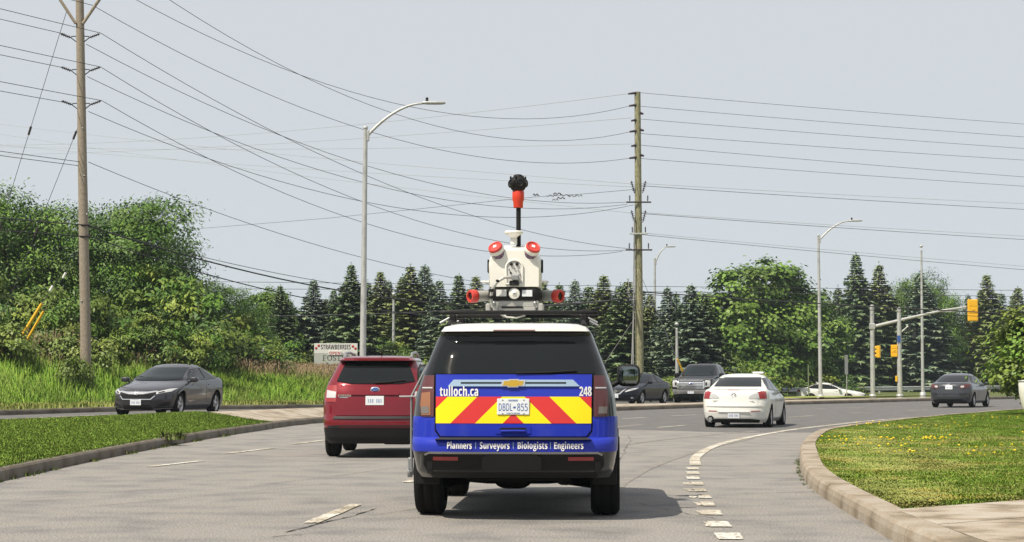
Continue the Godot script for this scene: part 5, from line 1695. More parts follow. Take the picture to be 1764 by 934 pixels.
	# roof rails and rack
	for sg in [-1.0, 1.0]:
		bar(t, "roof_rail", "black_plastic", [Vector3(sg * .66, 1.86, 2.05), Vector3(sg * .655, 1.90, 1.95), Vector3(sg * .65, 1.915, .6), Vector3(sg * .65, 1.88, -.05)], .02)
		for z in [1.55, .35]:
			blocky(t, "rack_foot", "black_plastic", Vector3(sg * .66, 1.945, z), Vector3(.07, .09, .1), .015)
			bar(t, "rack_strut", "steel_dull", [Vector3(sg * .79, 1.90, z + .04), Vector3(sg * .58, 2.015, z)], .012)
	for z in [1.55, .35]:
		var s := Shape.new()
		s.sup(Vector3(0, 2.005, z), Vector3(.80, .022, .045), .35)
		put("cross_bar", s.done(), "black_plastic", t)
	sensor_head(t)

func sensor_head(t: Node):
	# mobile mapping head; C is the middle of its housing, on the roof rack
	var C := Vector3(-.06, 0, .95)
	var n := node("mapping_sensor", t, Transform3D(Basis(), C))
	var s := Shape.new()
	s.box(Vector3(0, 2.055, 0), Vector3(.44, .055, .5), .012)
	s.box(Vector3(0, 2.105, .02), Vector3(.50, .075, .46), .012)
	for sg in [-1.0, 1.0]: s.box(Vector3(sg * .27, 2.06, .1), Vector3(.05, .10, .3), .01)
	put("base_plate", s.done(), "sensor_grey", n)
	blocky(n, "base_slot", "black_plastic", Vector3(-.02, 2.07, .256), Vector3(.22, .02, .006), .002)
	for q in [-.21, .21]:
		s = Shape.new()
		s.lathe(Vector3(q, 2.11, .245), Vector3(0, 0, 1), [[.022, 0], [.022, .012], [0, .014]], 12)
		put("bolt", s.done(), "steel_dull", n)
	# black band with labels and knob
	s = Shape.new()
	s.sup(Vector3(0, 2.205, 0), Vector3(.272, .066, .27), .22)
	put("band", s.done(), "black_plastic", n)
	blocky(n, "label_plate", "sign_white", Vector3(-.132, 2.215, .268), Vector3(.105, .066, .008), .002)
	blocky(n, "label_plate", "plate", Vector3(.132, 2.212, .268), Vector3(.105, .066, .008), .002)
	s = Shape.new()
	s.lathe(Vector3(0, 2.21, .262), Vector3(0, 0, 1), [[.058, 0], [.058, .02], [.05, .03], [.05, .03], [.02, .03], [.016, .04], [0, .04]], 24)
	put("knob", s.done(), "sensor_white", n)
	s = Shape.new()
	s.lathe(Vector3(0, 2.21, .300), Vector3(0, 0, 1), [[.012, 0], [.012, .006], [0, .006]], 12)
	put("knob_centre", s.done(), "steel_dull", n)
	# white housing, rounded shoulders, built as a bevelled outline pulled back
	var out := P2([-.262, 2.27, .262, 2.27, .268, 2.52, .255, 2.60, .20, 2.70, .12, 2.735, -.12, 2.735, -.20, 2.70, -.255, 2.60, -.268, 2.52])
	s = Shape.new()
	s.smooth()
	var ring := []
	for q in [[.94, -.28], [1.0, -.24], [1.0, .16], [.985, .215], [.93, .255]]:
		var rr := []
		for p in out: rr.append(Vector3(p.x * q[0], 2.5 + (p.y - 2.5) * q[0] - (.06 * clampf((p.y - 2.56) / .15, 0, 1) if q[1] > .1 else 0.0), q[1]))
		ring.append(rr)
	for i in ring.size() - 1:
		for j in out.size():
			var j2 := (j + 1) % out.size()
			s.quad(ring[i][j], ring[i][j2], ring[i + 1][j2], ring[i + 1][j], (ring[i][j] + ring[i + 1][j2]) * .5 - Vector3(0, 2.5, ring[i][j].z) + Vector3(0, 0, .1 if i > 1 else 0.0))
	s.flat()
	for j in range(1, out.size() - 1):
		s.tri(ring[-1][0], ring[-1][j], ring[-1][j + 1], Vector3(0, 0, 1))
		s.tri(ring[0][0], ring[0][j], ring[0][j + 1], Vector3(0, 0, -1))
	put("housing", s.done(), "sensor_white", n)
	s = Shape.new()
	s.prism(P2([-.25, 2.28, .25, 2.28, .25, 2.49, .10, 2.645, -.10, 2.645, -.25, 2.49]), Vector3(0, 0, .268), Vector3.RIGHT, Vector3.UP, .014)
	put("front_cover", s.done(), "sensor_white", n)
	# arched connector recess: a grey plate framed by a raised rim, plugs and cable
	var arch := []
	for k in 13:
		var an := PI * k / 12.0
		arch.append(Vector2(cos(an) * .085, 2.475 + sin(an) * .075))
	arch.append(Vector2(-.085, 2.31)); arch.append(Vector2(.085, 2.31))
	var pa := PackedVector2Array(arch)
	s = Shape.new()
	s.prism(pa, Vector3(0, 0, .273), Vector3.RIGHT, Vector3.UP, .006)
	put("connector_plate", s.done(), "sensor_pale", n)
	var rim := []
	for p in pa: rim.append(Vector3(p.x, p.y, .276))
	rim.append(rim[0])
	bar(n, "recess_rim", "sensor_white", rim, .012, 6)
	for q in [[-.03, 2.51, .016, "black_plastic"], [.028, 2.51, .016, "black_plastic"], [-.035, 2.42, .010, "black_plastic"], [.04, 2.45, .008, "steel_dull"], [.055, 2.41, .009, "steel_dull"], [-.055, 2.46, .007, "steel_dull"], [.0, 2.47, .008, "steel_dull"]]:
		s = Shape.new()
		s.lathe(Vector3(q[0], q[1], .27), Vector3(0, 0, 1), [[q[2], 0], [q[2], .02], [q[2] * .5, .024], [0, .024]], 12)
		put("socket", s.done(), q[3], n)
	blocky(n, "plug", "steel_dull", Vector3(.01, 2.375, .31), Vector3(.085, .055, .07), .012)
	blocky(n, "plug_base", "dark_plastic", Vector3(.0, 2.315, .29), Vector3(.1, .05, .05), .01)
	bar(n, "data_cable", "sensor_grey", [Vector3(-.03, 2.375, .32), Vector3(-.10, 2.37, .34), Vector3(-.17, 2.33, .34), Vector3(-.225, 2.25, .33), Vector3(-.235, 2.16, .32), Vector3(-.225, 2.08, .30), Vector3(-.17, 2.03, .28), Vector3(-.10, 1.98, .2)], .017, 10)
	for q in [[-.165, 2.335], [-.225, 2.24], [-.232, 2.17]]:
		s = Shape.new()
		s.sup(Vector3(q[0], q[1], .337), Vector3(.022, .016, .022), .6, Basis(), 10, 6)
		put("cable_clip", s.done(), "black_plastic", n)
	bar(n, "power_cable", "sensor_white", [Vector3(-.16, 2.04, .27), Vector3(-.08, 1.97, .25), Vector3(.02, 1.965, .2), Vector3(.1, 1.99, .1)], .009, 6)
	for sg in [-1.0, 1.0]:
		blocky(n, "side_handle", "black_plastic", Vector3(sg * .277, 2.50, .05), Vector3(.02, .14, .1), .008)
		blocky(n, "side_bracket", "sensor_white", Vector3(sg * .30, 2.335, .12), Vector3(.09, .02, .12), .005)
		# upper laser scanners, tilted outwards and back
		var up := Vector3(sg * .32, .64, .62).normalized()
		var lid := node("laser_scanner", n, Transform3D(Basis(), Vector3(sg * .165, 2.625, .235)))
		s = Shape.new()
		s.lathe(Vector3(), up, [[.066, -.05], [.070, .025], [.072, .03]], 24)
		put("glass_band", s.done(), "lidar_glass", lid)
		s = Shape.new()
		s.lathe(Vector3(), up, [[.074, .028], [.080, .034], [.080, .066], [.076, .074]], 24)
		put("collar", s.done(), "sensor_white", lid)
		s = Shape.new()
		s.lathe(Vector3(), up, [[.076, .072], [.076, .09], [.070, .10], [.070, .10], [.054, .10], [.054, .094], [.054, .094], [0, .094]], 24)
		put("cap", s.done(), "sensor_red", lid)
		var u := up.cross(Vector3.RIGHT).normalized()
		s = Shape.new()
		s.box(up * .098, Vector3(.034, .034, .008), .002, Basis(u.cross(up), u, up))
		put("cap_label", s.done(), "print_white", lid)
		s = Shape.new()
		s.lathe(Vector3(), up, [[.055, -.09], [.055, -.03]], 16)
		put("stem", s.done(), "sensor_white", lid)
		# lower scanners pointing out sideways
		var dir := Vector3(sg * .80, -.05, .58).normalized()
		var cam := node("side_camera", n, Transform3D(Basis(), Vector3(sg * .30, 2.20, -.05)))
		s = Shape.new()
		s.lathe(Vector3(), dir, [[.052, -.05], [.056, 0], [.058, .13], [.058, .13]], 24)
		put("barrel", s.done(), "sensor_grey", cam)
		s = Shape.new()
		s.lathe(Vector3(), dir, [[.06, .13], [.066, .135], [.068, .16], [.068, .20], [.062, .212], [.062, .212], [.046, .212], [.046, .212], [.043, .19]], 24)
		put("lens_ring", s.done(), "sensor_red", cam)
		s = Shape.new()
		s.lathe(Vector3(), dir, [[.046, .192], [.03, .195], [0, .20]], 20)
		put("lens", s.done(), "glass", cam)
		bar(cam, "mount_arm", "black_plastic", [Vector3(-sg * .06, 0, 0), Vector3(sg * .02, 0, 0)], .045, 10)
	# mast with receiver disc and camera ball
	s = Shape.new()
	s.lathe(Vector3(-.02, 2.73, -.02), Vector3.UP, [[.035, 0], [.035, .06], [.03, .065], [.045, .085], [.095, .115], [.097, .13], [.085, .142], [0, .147]], 24)
	put("receiver_disc", s.done(), "sensor_white", n)
	bar(n, "mast", "black_plastic", [Vector3(.025, 2.70, -.12), Vector3(.025, 3.14, -.12)], .025, 14)
	s = Shape.new()
	s.lathe(Vector3(.022, 3.12, -.12), Vector3.UP, [[.0, 0], [.047, 0], [.05, .01], [.052, .06], [.062, .085], [.062, .165], [.056, .18], [0, .18]], 24)
	put("camera_collar", s.done(), "housing_red", n)
	var ball := node("panorama_camera", n, Transform3D(Basis(), Vector3(.02, 3.37, -.12)))
	s = Shape.new()
	s.sup(Vector3(), Vector3(.085, .085, .085), .8)
	for k in 6:
		var an := TAU * k / 6.0 + .3
		s.lathe(Vector3(), Vector3(cos(an), .05, sin(an)), [[.045, .05], [.042, .092], [.034, .1], [.034, .1], [.026, .092], [0, .088]], 14)
		s.box(Vector3(cos(an + .5) * .078, .03, sin(an + .5) * .078), Vector3(.02, .1, .02), .005)
	s.lathe(Vector3(0, .06, 0), Vector3.UP, [[.05, 0], [.048, .03], [.03, .04], [0, .04]], 14)
	put("ball", s.done(), "black_plastic", ball)
	for k in 6:
		var an := TAU * k / 6.0 + .3
		s = Shape.new()
		s.lathe(Vector3(), Vector3(cos(an), .05, sin(an)), [[.026, .0925], [.015, .097], [0, .098]], 12)
		put("lens", s.done(), "glass", ball)

func red_hatchback():
	var t := thing("red_crossover", "dark red crossover with roof rails left of the survey SUV", "car", Vector3(-2.23, 0, -35.0), deg_to_rad(-1.2))
	var b := Body.new()
	b.nr = 3.2
	b.rows = [
		[.24, .80, 2.14, -2.15, .5, .6], [.32, .86, 2.22, -2.22, .5, .6], [.52, .88, 2.27, -2.27, .5, .6], [.56, .885, 2.28, -2.27, .5, .6], [.66, .89, 2.27, -2.27, .5, .6], [.70, .89, 2.235, -2.25, .48, .6], [.88, .895, 2.21, -2.2, .48, .6], [.98, .89, 2.19, -1.9, .47, .7], [1.06, .88, 2.17, -1.3, .46, .7], [1.22, .84, 2.10, -1.0, .44, .6], [1.26, .825, 2.07, -.94, .43, .6], [1.45, .73, 1.93, -.62, .36, .5], [1.60, .655, 1.80, -.30, .30, .45], [1.625, .645, 1.93, -.26, .25, .45], [1.66, .625, 1.88, -.15, .3, .45], [1.69, .56, 1.72, .0, .4, .5], [1.705, .38, 1.4, .35, .4, .5]]
	b.wheels = [[1.32, .40, .35], [-1.32, .40, .35]]
	shell(t, b, "body", "paint_maroon", .24, 1.26)
	shell(t, b, "pillars", "paint_maroon", 1.26, 1.625)
	shell(t, b, "roof", "paint_maroon", 1.625, 1.705, 0.0, -99.0, true)
	shell(t, b, "lower_bumper", "black_plastic", .24, .50, .006, 1.75)
	on_rear(t, b, "bumper_pad", "dark_plastic", [-.70, .655, .70, .655, .68, .695, -.68, .695], .02, .03, 12, 1)
	on_rear(t, b, "bumper_strip", "dark_plastic", [-.78, .50, -.62, .50, -.58, .525, .58, .525, .62, .50, .78, .50, .80, .535, .60, .545, -.60, .545, -.80, .535], .014, .02, 14, 1)
	on_rear(t, b, "tailgate", "paint_maroon", [-.66, .71, .66, .71, .68, 1.0, .66, 1.215, -.66, 1.215, -.68, 1.0], .010, .02, 12, 6)
	on_rear(t, b, "plate_recess", "paint_maroon", [-.36, .84, .36, .84, .31, 1.05, -.31, 1.05], .004, .002, 4, 3)
	on_rear(t, b, "recess_frame", "paint_maroon", [-.40, 1.05, .40, 1.05, .40, 1.085, -.40, 1.085], .035, .03, 6, 1)
	on_rear(t, b, "rear_window", "glass", [-.655, 1.275, -.40, 1.235, .40, 1.235, .655, 1.275, .60, 1.42, .525, 1.60, -.525, 1.60, -.60, 1.42], .018, .026, 14, 8)
	on_rear(t, b, "spoiler", "paint_maroon", [-.56, 1.615, .56, 1.615, .54, 1.66, -.54, 1.66], .04, .07, 10, 1)
	on_rear(t, b, "tail_lamp", "lamp_red", [-.84, .93, -.655, .93, -.64, 1.05, -.655, 1.21, -.80, 1.21, -.855, 1.08], .012, .02, 8, 6, true)
	on_rear(t, b, "reversing_lens", "lamp_clear", [-.825, 1.0, -.66, 1.0, -.655, 1.10, -.82, 1.13], .018, .012, 6, 3, true)
	var f := func(x: float, y: float, o: float) -> Vector3: return Vector3(x, y, b.rear(x, y) + o)
	plate(t, f.call(0.0, .955, .02), 0.0, "", -.08)
	var s := Shape.new()
	s.sup(f.call(0.0, 1.135, .016), Vector3(.078, .046, .012), .9)
	put("emblem", s.done(), "chrome", t)
	s = Shape.new()
	s.sup(f.call(0.0, 1.135, .024), Vector3(.064, .034, .01), .9)
	put("emblem_field", s.done(), "plate_blue", t)
	for q in [[-.03, .008], [.02, .012], [.035, -.004], [.0, -.012], [-.02, -.01]]:
		s = Shape.new()
		s.lathe(f.call(q[0], 1.135 + q[1], .034), Vector3(0, 0, 1), [[.008, 0], [0, .003]], 6)
		put("emblem_star", s.done(), "chrome", t)
	lettering("SUBARU", .038, .22, "chrome", t, f.call(-.505, 1.035, .013), deg_to_rad(-4), 700, false, "Droid Sans", .02)
	on_rear(t, b, "badge_line", "chrome", [-.60, 1.0, -.45, 1.0, -.45, 1.008, -.60, 1.008], .014, .01, 4, 1)
	bar(t, "wiper", "black_plastic", [f.call(0.0, 1.25, .04), f.call(.25, 1.262, .035), f.call(.50, 1.29, .03)], .014)
	on_side(t, b, "side_window", "glass", [1.70, 1.27, 1.05, 1.25, 1.05, 1.55, 1.42, 1.55], .014, .022)
	on_side(t, b, "side_window", "glass", [.98, 1.25, .06, 1.22, .06, 1.56, .98, 1.57], .014, .022)
	on_side(t, b, "side_window", "glass", [.0, 1.22, -.72, 1.19, -.15, 1.53, .0, 1.56], .014, .022)
	on_front(t, b, "windscreen", "glass_front", [-.70, 1.12, .70, 1.12, .55, 1.58, -.55, 1.58], .022, .03)
	wheels(t, .775, 1.32, -1.32, .345, .235, .22, 5)
	underbody(t, .68, .30, .72, -2.0, 2.05)
	blocky(t, "exhaust_box", "underbody", Vector3(.35, .30, 1.85), Vector3(.5, .16, .3), .05)
	for sg in [-1.0, 1.0]:
		bar(t, "roof_rail", "steel_dull", [Vector3(sg * .56, 1.665, 1.62), Vector3(sg * .565, 1.745, 1.45), Vector3(sg * .57, 1.765, .7), Vector3(sg * .56, 1.735, .0), Vector3(sg * .55, 1.67, -.15)], .024)
		blocky(t, "wheel_well", "underbody", Vector3(sg * .52, .58, 1.32), Vector3(.3, .4, .8), .05)
		blocky(t, "wheel_well", "underbody", Vector3(sg * .52, .58, -1.32), Vector3(.3, .4, .8), .05)
	bar(t, "aerial", "black_plastic", [Vector3(.06, 1.70, 1.5), Vector3(.05, 1.80, 1.72)], .008)
	mirror(t, .98, 1.13, -.72, "paint_maroon", Vector3(.10, .08, .09))

func sedan_body(L: float, W: float, H: float, deck := 0.0) -> Body:
	var b := Body.new()
	var fx := W / .9
	var fy := H / 1.45
	var fz := L / 4.6
	b.rows = []
	for r in [
		[.18, .78, 2.12, -2.14, .5, .75], [.28, .85, 2.25, -2.26, .55, .8], [.45, .88, 2.30, -2.30, .58, .85], [.62, .895, 2.29, -2.28, .58, .9], [.70, .90, 2.27, -2.20, .56, .9], [.78, .90, 2.255, -2.0, .55, .9], [.86, .89, 2.25, -1.65, .54, .85], [.93, .875, 2.24, -1.25, .52, .75],
		[.98, .855, 2.22, -1.02, .5, .65], [1.03 + deck, .82, 2.14, -.90, .48, .6], [1.055 + deck, .80, 1.84, -.84, .46, .58], [1.15, .745, 1.62, -.62, .44, .52], [1.28, .665, 1.30, -.30, .42, .48], [1.36, .61, 1.06, -.08, .4, .45], [1.40, .57, .92, .04, .4, .45], [1.435, .47, .74, .18, .36, .4], [1.45, .28, .52, .30, .2, .2]]:
		b.rows.append([r[0] * fy, r[1] * fx, r[2] * fz, r[3] * fz, r[4], r[5]])
	return b
func sedan_common(t: Node, b: Body, paintm: String, wb0: float, wb1: float, r: float, x: float, rim: float, spokes := 5, glass := "glass"):
	b.wheels = [[wb0, r + .05, r], [wb1, r + .05, r]]
	var y0: float = b.rows[0][0]
	var belt: float = b.rows[8][0]
	var top: float = b.rows[13][0]
	shell(t, b, "body", paintm, y0, belt)
	shell(t, b, "pillars", paintm, belt, top)
	shell(t, b, "roof", paintm, top, b.rows[-1][0], 0.0, -99.0, true)
	wheels(t, x, wb0, wb1, r, .215, rim, spokes)
	underbody(t, x - .12, y0 - .01, .7, b.rows[2][3] + .35, b.rows[2][2] - .3)
	for sg in [-1.0, 1.0]:
		for z in [wb0, wb1]: blocky(t, "wheel_well", "underbody", Vector3(sg * (x - .25), .5, z), Vector3(.25, .36, .74), .05)
	var fy: float = b.rows[-1][0] / 1.45
	var fz: float = b.rows[2][2] / 2.3
	on_side(t, b, "side_window", glass, [1.50 * fz, 1.05 * fy, .60 * fz, 1.01 * fy, .60 * fz, 1.345 * fy, 1.0 * fz, 1.33 * fy, 1.3 * fz, 1.19 * fy], .018, .026, 8, 5)
	on_side(t, b, "side_window", glass, [.53 * fz, 1.01 * fy, -.66 * fz, .99 * fy, -.42 * fz, 1.12 * fy, -.02 * fz, 1.30 * fy, .53 * fz, 1.35 * fy], .018, .026, 8, 5)
	on_side(t, b, "door_seam", "black_plastic", [.565 * fz, .36 * fy, .555 * fz, .36 * fy, .555 * fz, .98 * fy, .565 * fz, .98 * fy], .002, .004, 1, 8)
	on_side(t, b, "door_handle", paintm, [.72 * fz, .86 * fy, .92 * fz, .865 * fy, .92 * fz, .885 * fy, .72 * fz, .88 * fy], .02, .02, 2, 1)
	on_side(t, b, "door_handle", paintm, [-.30 * fz, .85 * fy, -.50 * fz, .845 * fy, -.50 * fz, .865 * fy, -.30 * fz, .87 * fy], .02, .02, 2, 1)
func lettered_ring(t: Node, at: Vector3, r: float, dir: Vector3):
	var s := Shape.new()
	s.lathe(at, dir, [[r * .8, 0], [r * .86, .012], [r, .012], [r, 0]], 20)
	put("emblem", s.done(), "chrome", t)
	bar(t, "emblem_wing", "chrome", [at + Vector3(-r * .7, r * .35, dir.z * .008), at + Vector3(-r * .2, -r * .05, dir.z * .01), at + Vector3(0, -r * .25, dir.z * .01), at + Vector3(r * .2, -r * .05, dir.z * .01), at + Vector3(r * .7, r * .35, dir.z * .008)], .008, 6)

func white_sedan():
	var t := thing("white_sedan", "white sedan seen from behind, in the right lane ahead of the survey SUV", "car", Vector3(6.35, -.04, -53.6), deg_to_rad(-15.0), "sedans on the road")
	var b := sedan_body(4.58, .88, 1.455)
	sedan_common(t, b, "paint_white", 1.36, -1.28, .315, .765, .215, 5)
	on_rear(t, b, "rear_window", "glass", [-.63, 1.115, .63, 1.115, .585, 1.25, .535, 1.36, -.535, 1.36, -.585, 1.25], .018, .026, 12, 6)
	on_rear(t, b, "boot_lid", "paint_white", [-.60, .60, .60, .60, .63, .80, .66, 1.03, -.66, 1.03, -.63, .80], .007, .012, 10, 5)
	on_rear(t, b, "boot_lip", "paint_white", [-.60, 1.035, .60, 1.035, .58, 1.06, -.58, 1.06], .03, .06, 8, 1)
	on_rear(t, b, "brake_light", "lamp_red", [-.17, 1.022, .14, 1.022, .13, 1.036, -.16, 1.036], .016, .02, 4, 1)
	on_rear(t, b, "tail_lamp", "lamp_red", [-.83, .80, -.60, .80, -.56, .88, -.60, .97, -.70, 1.0, -.80, 1.0], .012, .02, 8, 5, true)
	on_rear(t, b, "clear_lens", "lamp_clear", [-.66, .805, -.40, .80, -.385, .84, -.47, .915, -.62, .965], .014, .02, 6, 5, true)
	on_rear(t, b, "bumper_crease", "paint_white", [-.74, .60, .74, .60, .70, .63, -.70, .63], .02, .03, 12, 1)
	on_rear(t, b, "lower_lip", "paint_white", [-.42, .455, .42, .455, .40, .48, -.40, .48], .02, .03, 8, 1)
	on_rear(t, b, "reflector", "lamp_red", [-.68, .475, -.44, .47, -.44, .488, -.68, .495], .012, .01, 4, 1, true)
	on_rear(t, b, "diffuser", "black_plastic", [-.62, .18, .62, .18, .66, .25, .45, .275, -.45, .275, -.66, .25], .012, .03, 10, 2)
	on_rear(t, b, "exhaust_surround", "black_plastic", [-.72, .22, -.56, .22, -.54, .31, -.60, .36, -.68, .35, -.72, .30], .012, .03, 4, 3)
	bar(t, "exhaust_pipe", "steel_dull", [Vector3(-.63, .27, 1.9), Vector3(-.63, .27, 2.20)], .05, 14)
	var f := func(x: float, y: float, o: float) -> Vector3: return Vector3(x, y, b.rear(x, y) + o)
	plate(t, f.call(0.0, .37, .014), 0.0, "", .1)
	lettered_ring(t, f.call(0.0, .895, .008), .065, Vector3(0, 0, 1))
	for q in [[-.46, .745, .20], [.46, .735, .12]]: blocky(t, "badge", "chrome", f.call(q[0], q[1], .012), Vector3(q[2], .02, .012), .003)
	blocky(t, "roof_sign", "sign_white", Vector3(.40, 1.475, .45), Vector3(.30, .06, .2), .02)
	blocky(t, "window_sticker", "print_white", f.call(-.44, 1.345, .012), Vector3(.16, .02, .004), .001, Basis(Vector3.RIGHT, -.9))
	mirror(t, .98, 1.0, -.62, "black_plastic", Vector3(.10, .075, .09))

func dark_sedan():
	var t := thing("grey_sedan", "dark grey sedan driving away at the far right beside the leafy bush", "car", Vector3(19.35, 0, -85.2), deg_to_rad(-25.5), "sedans on the road")
	var b := sedan_body(4.58, .895, 1.45)
	sedan_common(t, b, "paint_grey", 1.38, -1.30, .32, .775, .22, 5)
	on_rear(t, b, "rear_window", "glass", [-.65, 1.10, .65, 1.10, .60, 1.25, .545, 1.355, -.545, 1.355, -.60, 1.25], .018, .026, 12, 6)
	on_rear(t, b, "boot_lid", "paint_grey", [-.56, .66, .56, .66, .60, .80, .66, 1.03, -.66, 1.03, -.60, .80], .007, .012, 10, 5)
	on_rear(t, b, "plate_recess", "paint_grey", [-.34, .74, .34, .74, .44, .94, -.44, .94], .004, .002, 6, 2)
	on_rear(t, b, "tail_lamp", "lamp_dark_red", [-.86, .92, -.80, .84, -.55, .80, -.45, .82, -.42, .90, -.50, .96, -.72, 1.0, -.84, .99], .012, .02, 10, 5, true)
	on_rear(t, b, "clear_lens", "lamp_clear", [-.62, .855, -.50, .845, -.47, .90, -.52, .935, -.62, .93], .018, .012, 4, 3, true)
	on_rear(t, b, "bumper_crease", "paint_grey", [-.78, .58, .78, .58, .74, .61, -.74, .61], .02, .03, 12, 1)
	on_rear(t, b, "diffuser", "black_plastic", [-.66, .18, .66, .18, .72, .30, .5, .36, -.5, .36, -.72, .30], .012, .03, 10, 2)
	var f := func(x: float, y: float, o: float) -> Vector3: return Vector3(x, y, b.rear(x, y) + o)
	plate(t, f.call(0.0, .85, .014), 0.0, "", -.1)
	lettered_ring(t, f.call(0.0, .985, .010), .06, Vector3(0, 0, 1))
	mirror(t, .99, 1.0, -.62, "paint_grey", Vector3(.10, .075, .09))

func oncoming_civic():
	var t := thing("grey_hatch_sedan", "dark grey sedan with chrome grille bar driving towards us on the left", "car", Vector3(-9.5, .268, -54.7), deg_to_rad(168.0), "sedans on the road")
	var b := sedan_body(4.63, .90, 1.42, .02)
	b.nf = 2.2
	sedan_common(t, b, "paint_civic", 1.37, -1.33, .325, .775, .225, 5)
	on_front(t, b, "windscreen", "glass_front", [-.70, 1.0, -.35, .975, .35, .975, .70, 1.0, .62, 1.14, .55, 1.32, -.55, 1.32, -.62, 1.14], .022, .03, 14, 8)
	on_front(t, b, "grille_bar", "chrome", [-.50, .66, -.20, .60, .20, .60, .50, .66, .52, .70, .30, .67, -.30, .67, -.52, .70], .018, .03, 12, 2)
	on_front(t, b, "upper_grille", "black_plastic", [-.46, .585, .46, .585, .50, .655, .20, .595, -.20, .595, -.50, .655], .012, .02, 10, 2)
	on_front(t, b, "grille", "black_plastic", [-.40, .47, .40, .47, .47, .58, -.47, .58], .010, .02, 8, 2)
	on_front(t, b, "chrome_strip", "chrome", [-.50, .555, -.40, .455, .40, .455, .50, .555, .48, .565, .385, .475, -.385, .475, -.48, .565], .016, .02, 10, 2)
	on_front(t, b, "headlamp", "lamp_clear", [-.86, .76, -.80, .67, -.52, .60, -.50, .67, -.62, .70, -.74, .745], .012, .02, 10, 5, true)
	on_front(t, b, "lamp_inner", "black_plastic", [-.70, .66, -.56, .622, -.56, .65, -.66, .685], .016, .01, 4, 2, true)
	on_front(t, b, "fog_recess", "black_plastic", [-.80, .34, -.74, .24, -.48, .24, -.52, .30, -.66, .36, -.78, .40], .008, .02, 8, 3, true)
	on_front(t, b, "lower_grille", "black_plastic", [-.42, .20, .42, .20, .38, .31, -.38, .31], .008, .02, 8, 2)
	on_front(t, b, "splitter", "steel_dull", [-.82, .235, -.46, .215, -.40, .20, -.40, .185, -.8, .215], .016, .02, 8, 1, true)
	var f := func(x: float, y: float, o: float) -> Vector3: return Vector3(x, y, b.front(x, y) - o)
	plate(t, f.call(0.0, .385, .02), PI, "")
	for q in [[[-.035, .575], [-.03, .685]], [[.035, .575], [.03, .685]]]: bar(t, "emblem", "chrome", [f.call(q[0][0], q[0][1], .03), f.call(q[1][0], q[1][1], .03)], .011)
	bar(t, "emblem", "chrome", [f.call(-.035, .63, .03), f.call(.035, .63, .03)], .011)
	on_side(t, b, "window_trim", "chrome", [1.50, 1.035, -.62, .97, -.62, .955, 1.52, 1.02], .014, .006, 14, 1)
	on_side(t, b, "sill_crease", "paint_civic", [.9, .42, -.9, .30, -.9, .285, .9, .40], .012, .02, 8, 1)
	mirror(t, 1.0, .985, -.66, "paint_civic", Vector3(.115, .07, .085))

func oncoming_navy():
	var t := thing("navy_sedan", "dark navy sedan with V-shaped chrome grille waiting beyond the median", "car", Vector3(5.75, .01, -91.9), deg_to_rad(154.0), "sedans on the road")
	var b := sedan_body(4.87, .915, 1.47)
	b.nf = 2.2
	sedan_common(t, b, "paint_navy", 1.42, -1.36, .335, .79, .23, 5)
	on_front(t, b, "windscreen", "glass_front", [-.70, 1.03, -.35, 1.0, .35, 1.0, .70, 1.03, .62, 1.18, .55, 1.36, -.55, 1.36, -.62, 1.18], .022, .03, 14, 8)
	on_front(t, b, "grille", "black_plastic", [-.20, .50, .20, .50, .38, .70, -.38, .70], .008, .02, 8, 3)
	on_front(t, b, "grille_chrome", "chrome", [-.46, .735, -.40, .735, -.19, .535, .19, .535, .40, .735, .46, .735, .23, .49, -.23, .49], .018, .03, 10, 4)
	on_front(t, b, "headlamp", "lamp_clear", [-.84, .79, -.78, .70, -.45, .585, -.44, .63, -.62, .74], .012, .02, 10, 4, true)
	on_front(t, b, "lower_grille", "black_plastic", [-.52, .20, .52, .20, .46, .30, -.46, .30], .008, .02, 8, 2)
	on_front(t, b, "fog_lamp", "lamp_clear", [-.74, .30, -.66, .29, -.65, .36, -.73, .37], .012, .02, 3, 2, true)
	on_front(t, b, "splitter", "steel_dull", [-.70, .185, .70, .185, .68, .205, -.68, .205], .016, .02, 10, 1)
	var f := func(x: float, y: float, o: float) -> Vector3: return Vector3(x, y, b.front(x, y) - o)
	plate(t, f.call(0.0, .41, .02), PI, "")
	var s := Shape.new()
	s.lathe(f.call(0.0, .625, .012), Vector3(0, 0, -1), [[.07, 0], [.07, .012], [.055, .012], [.055, .0]], 18)
	s.box(f.call(0.0, .625, .022), Vector3(.18, .03, .012), .004)
	put("emblem", s.done(), "chrome", t)
	mirror(t, 1.02, 1.03, -.70, "paint_navy", Vector3(.11, .075, .09))

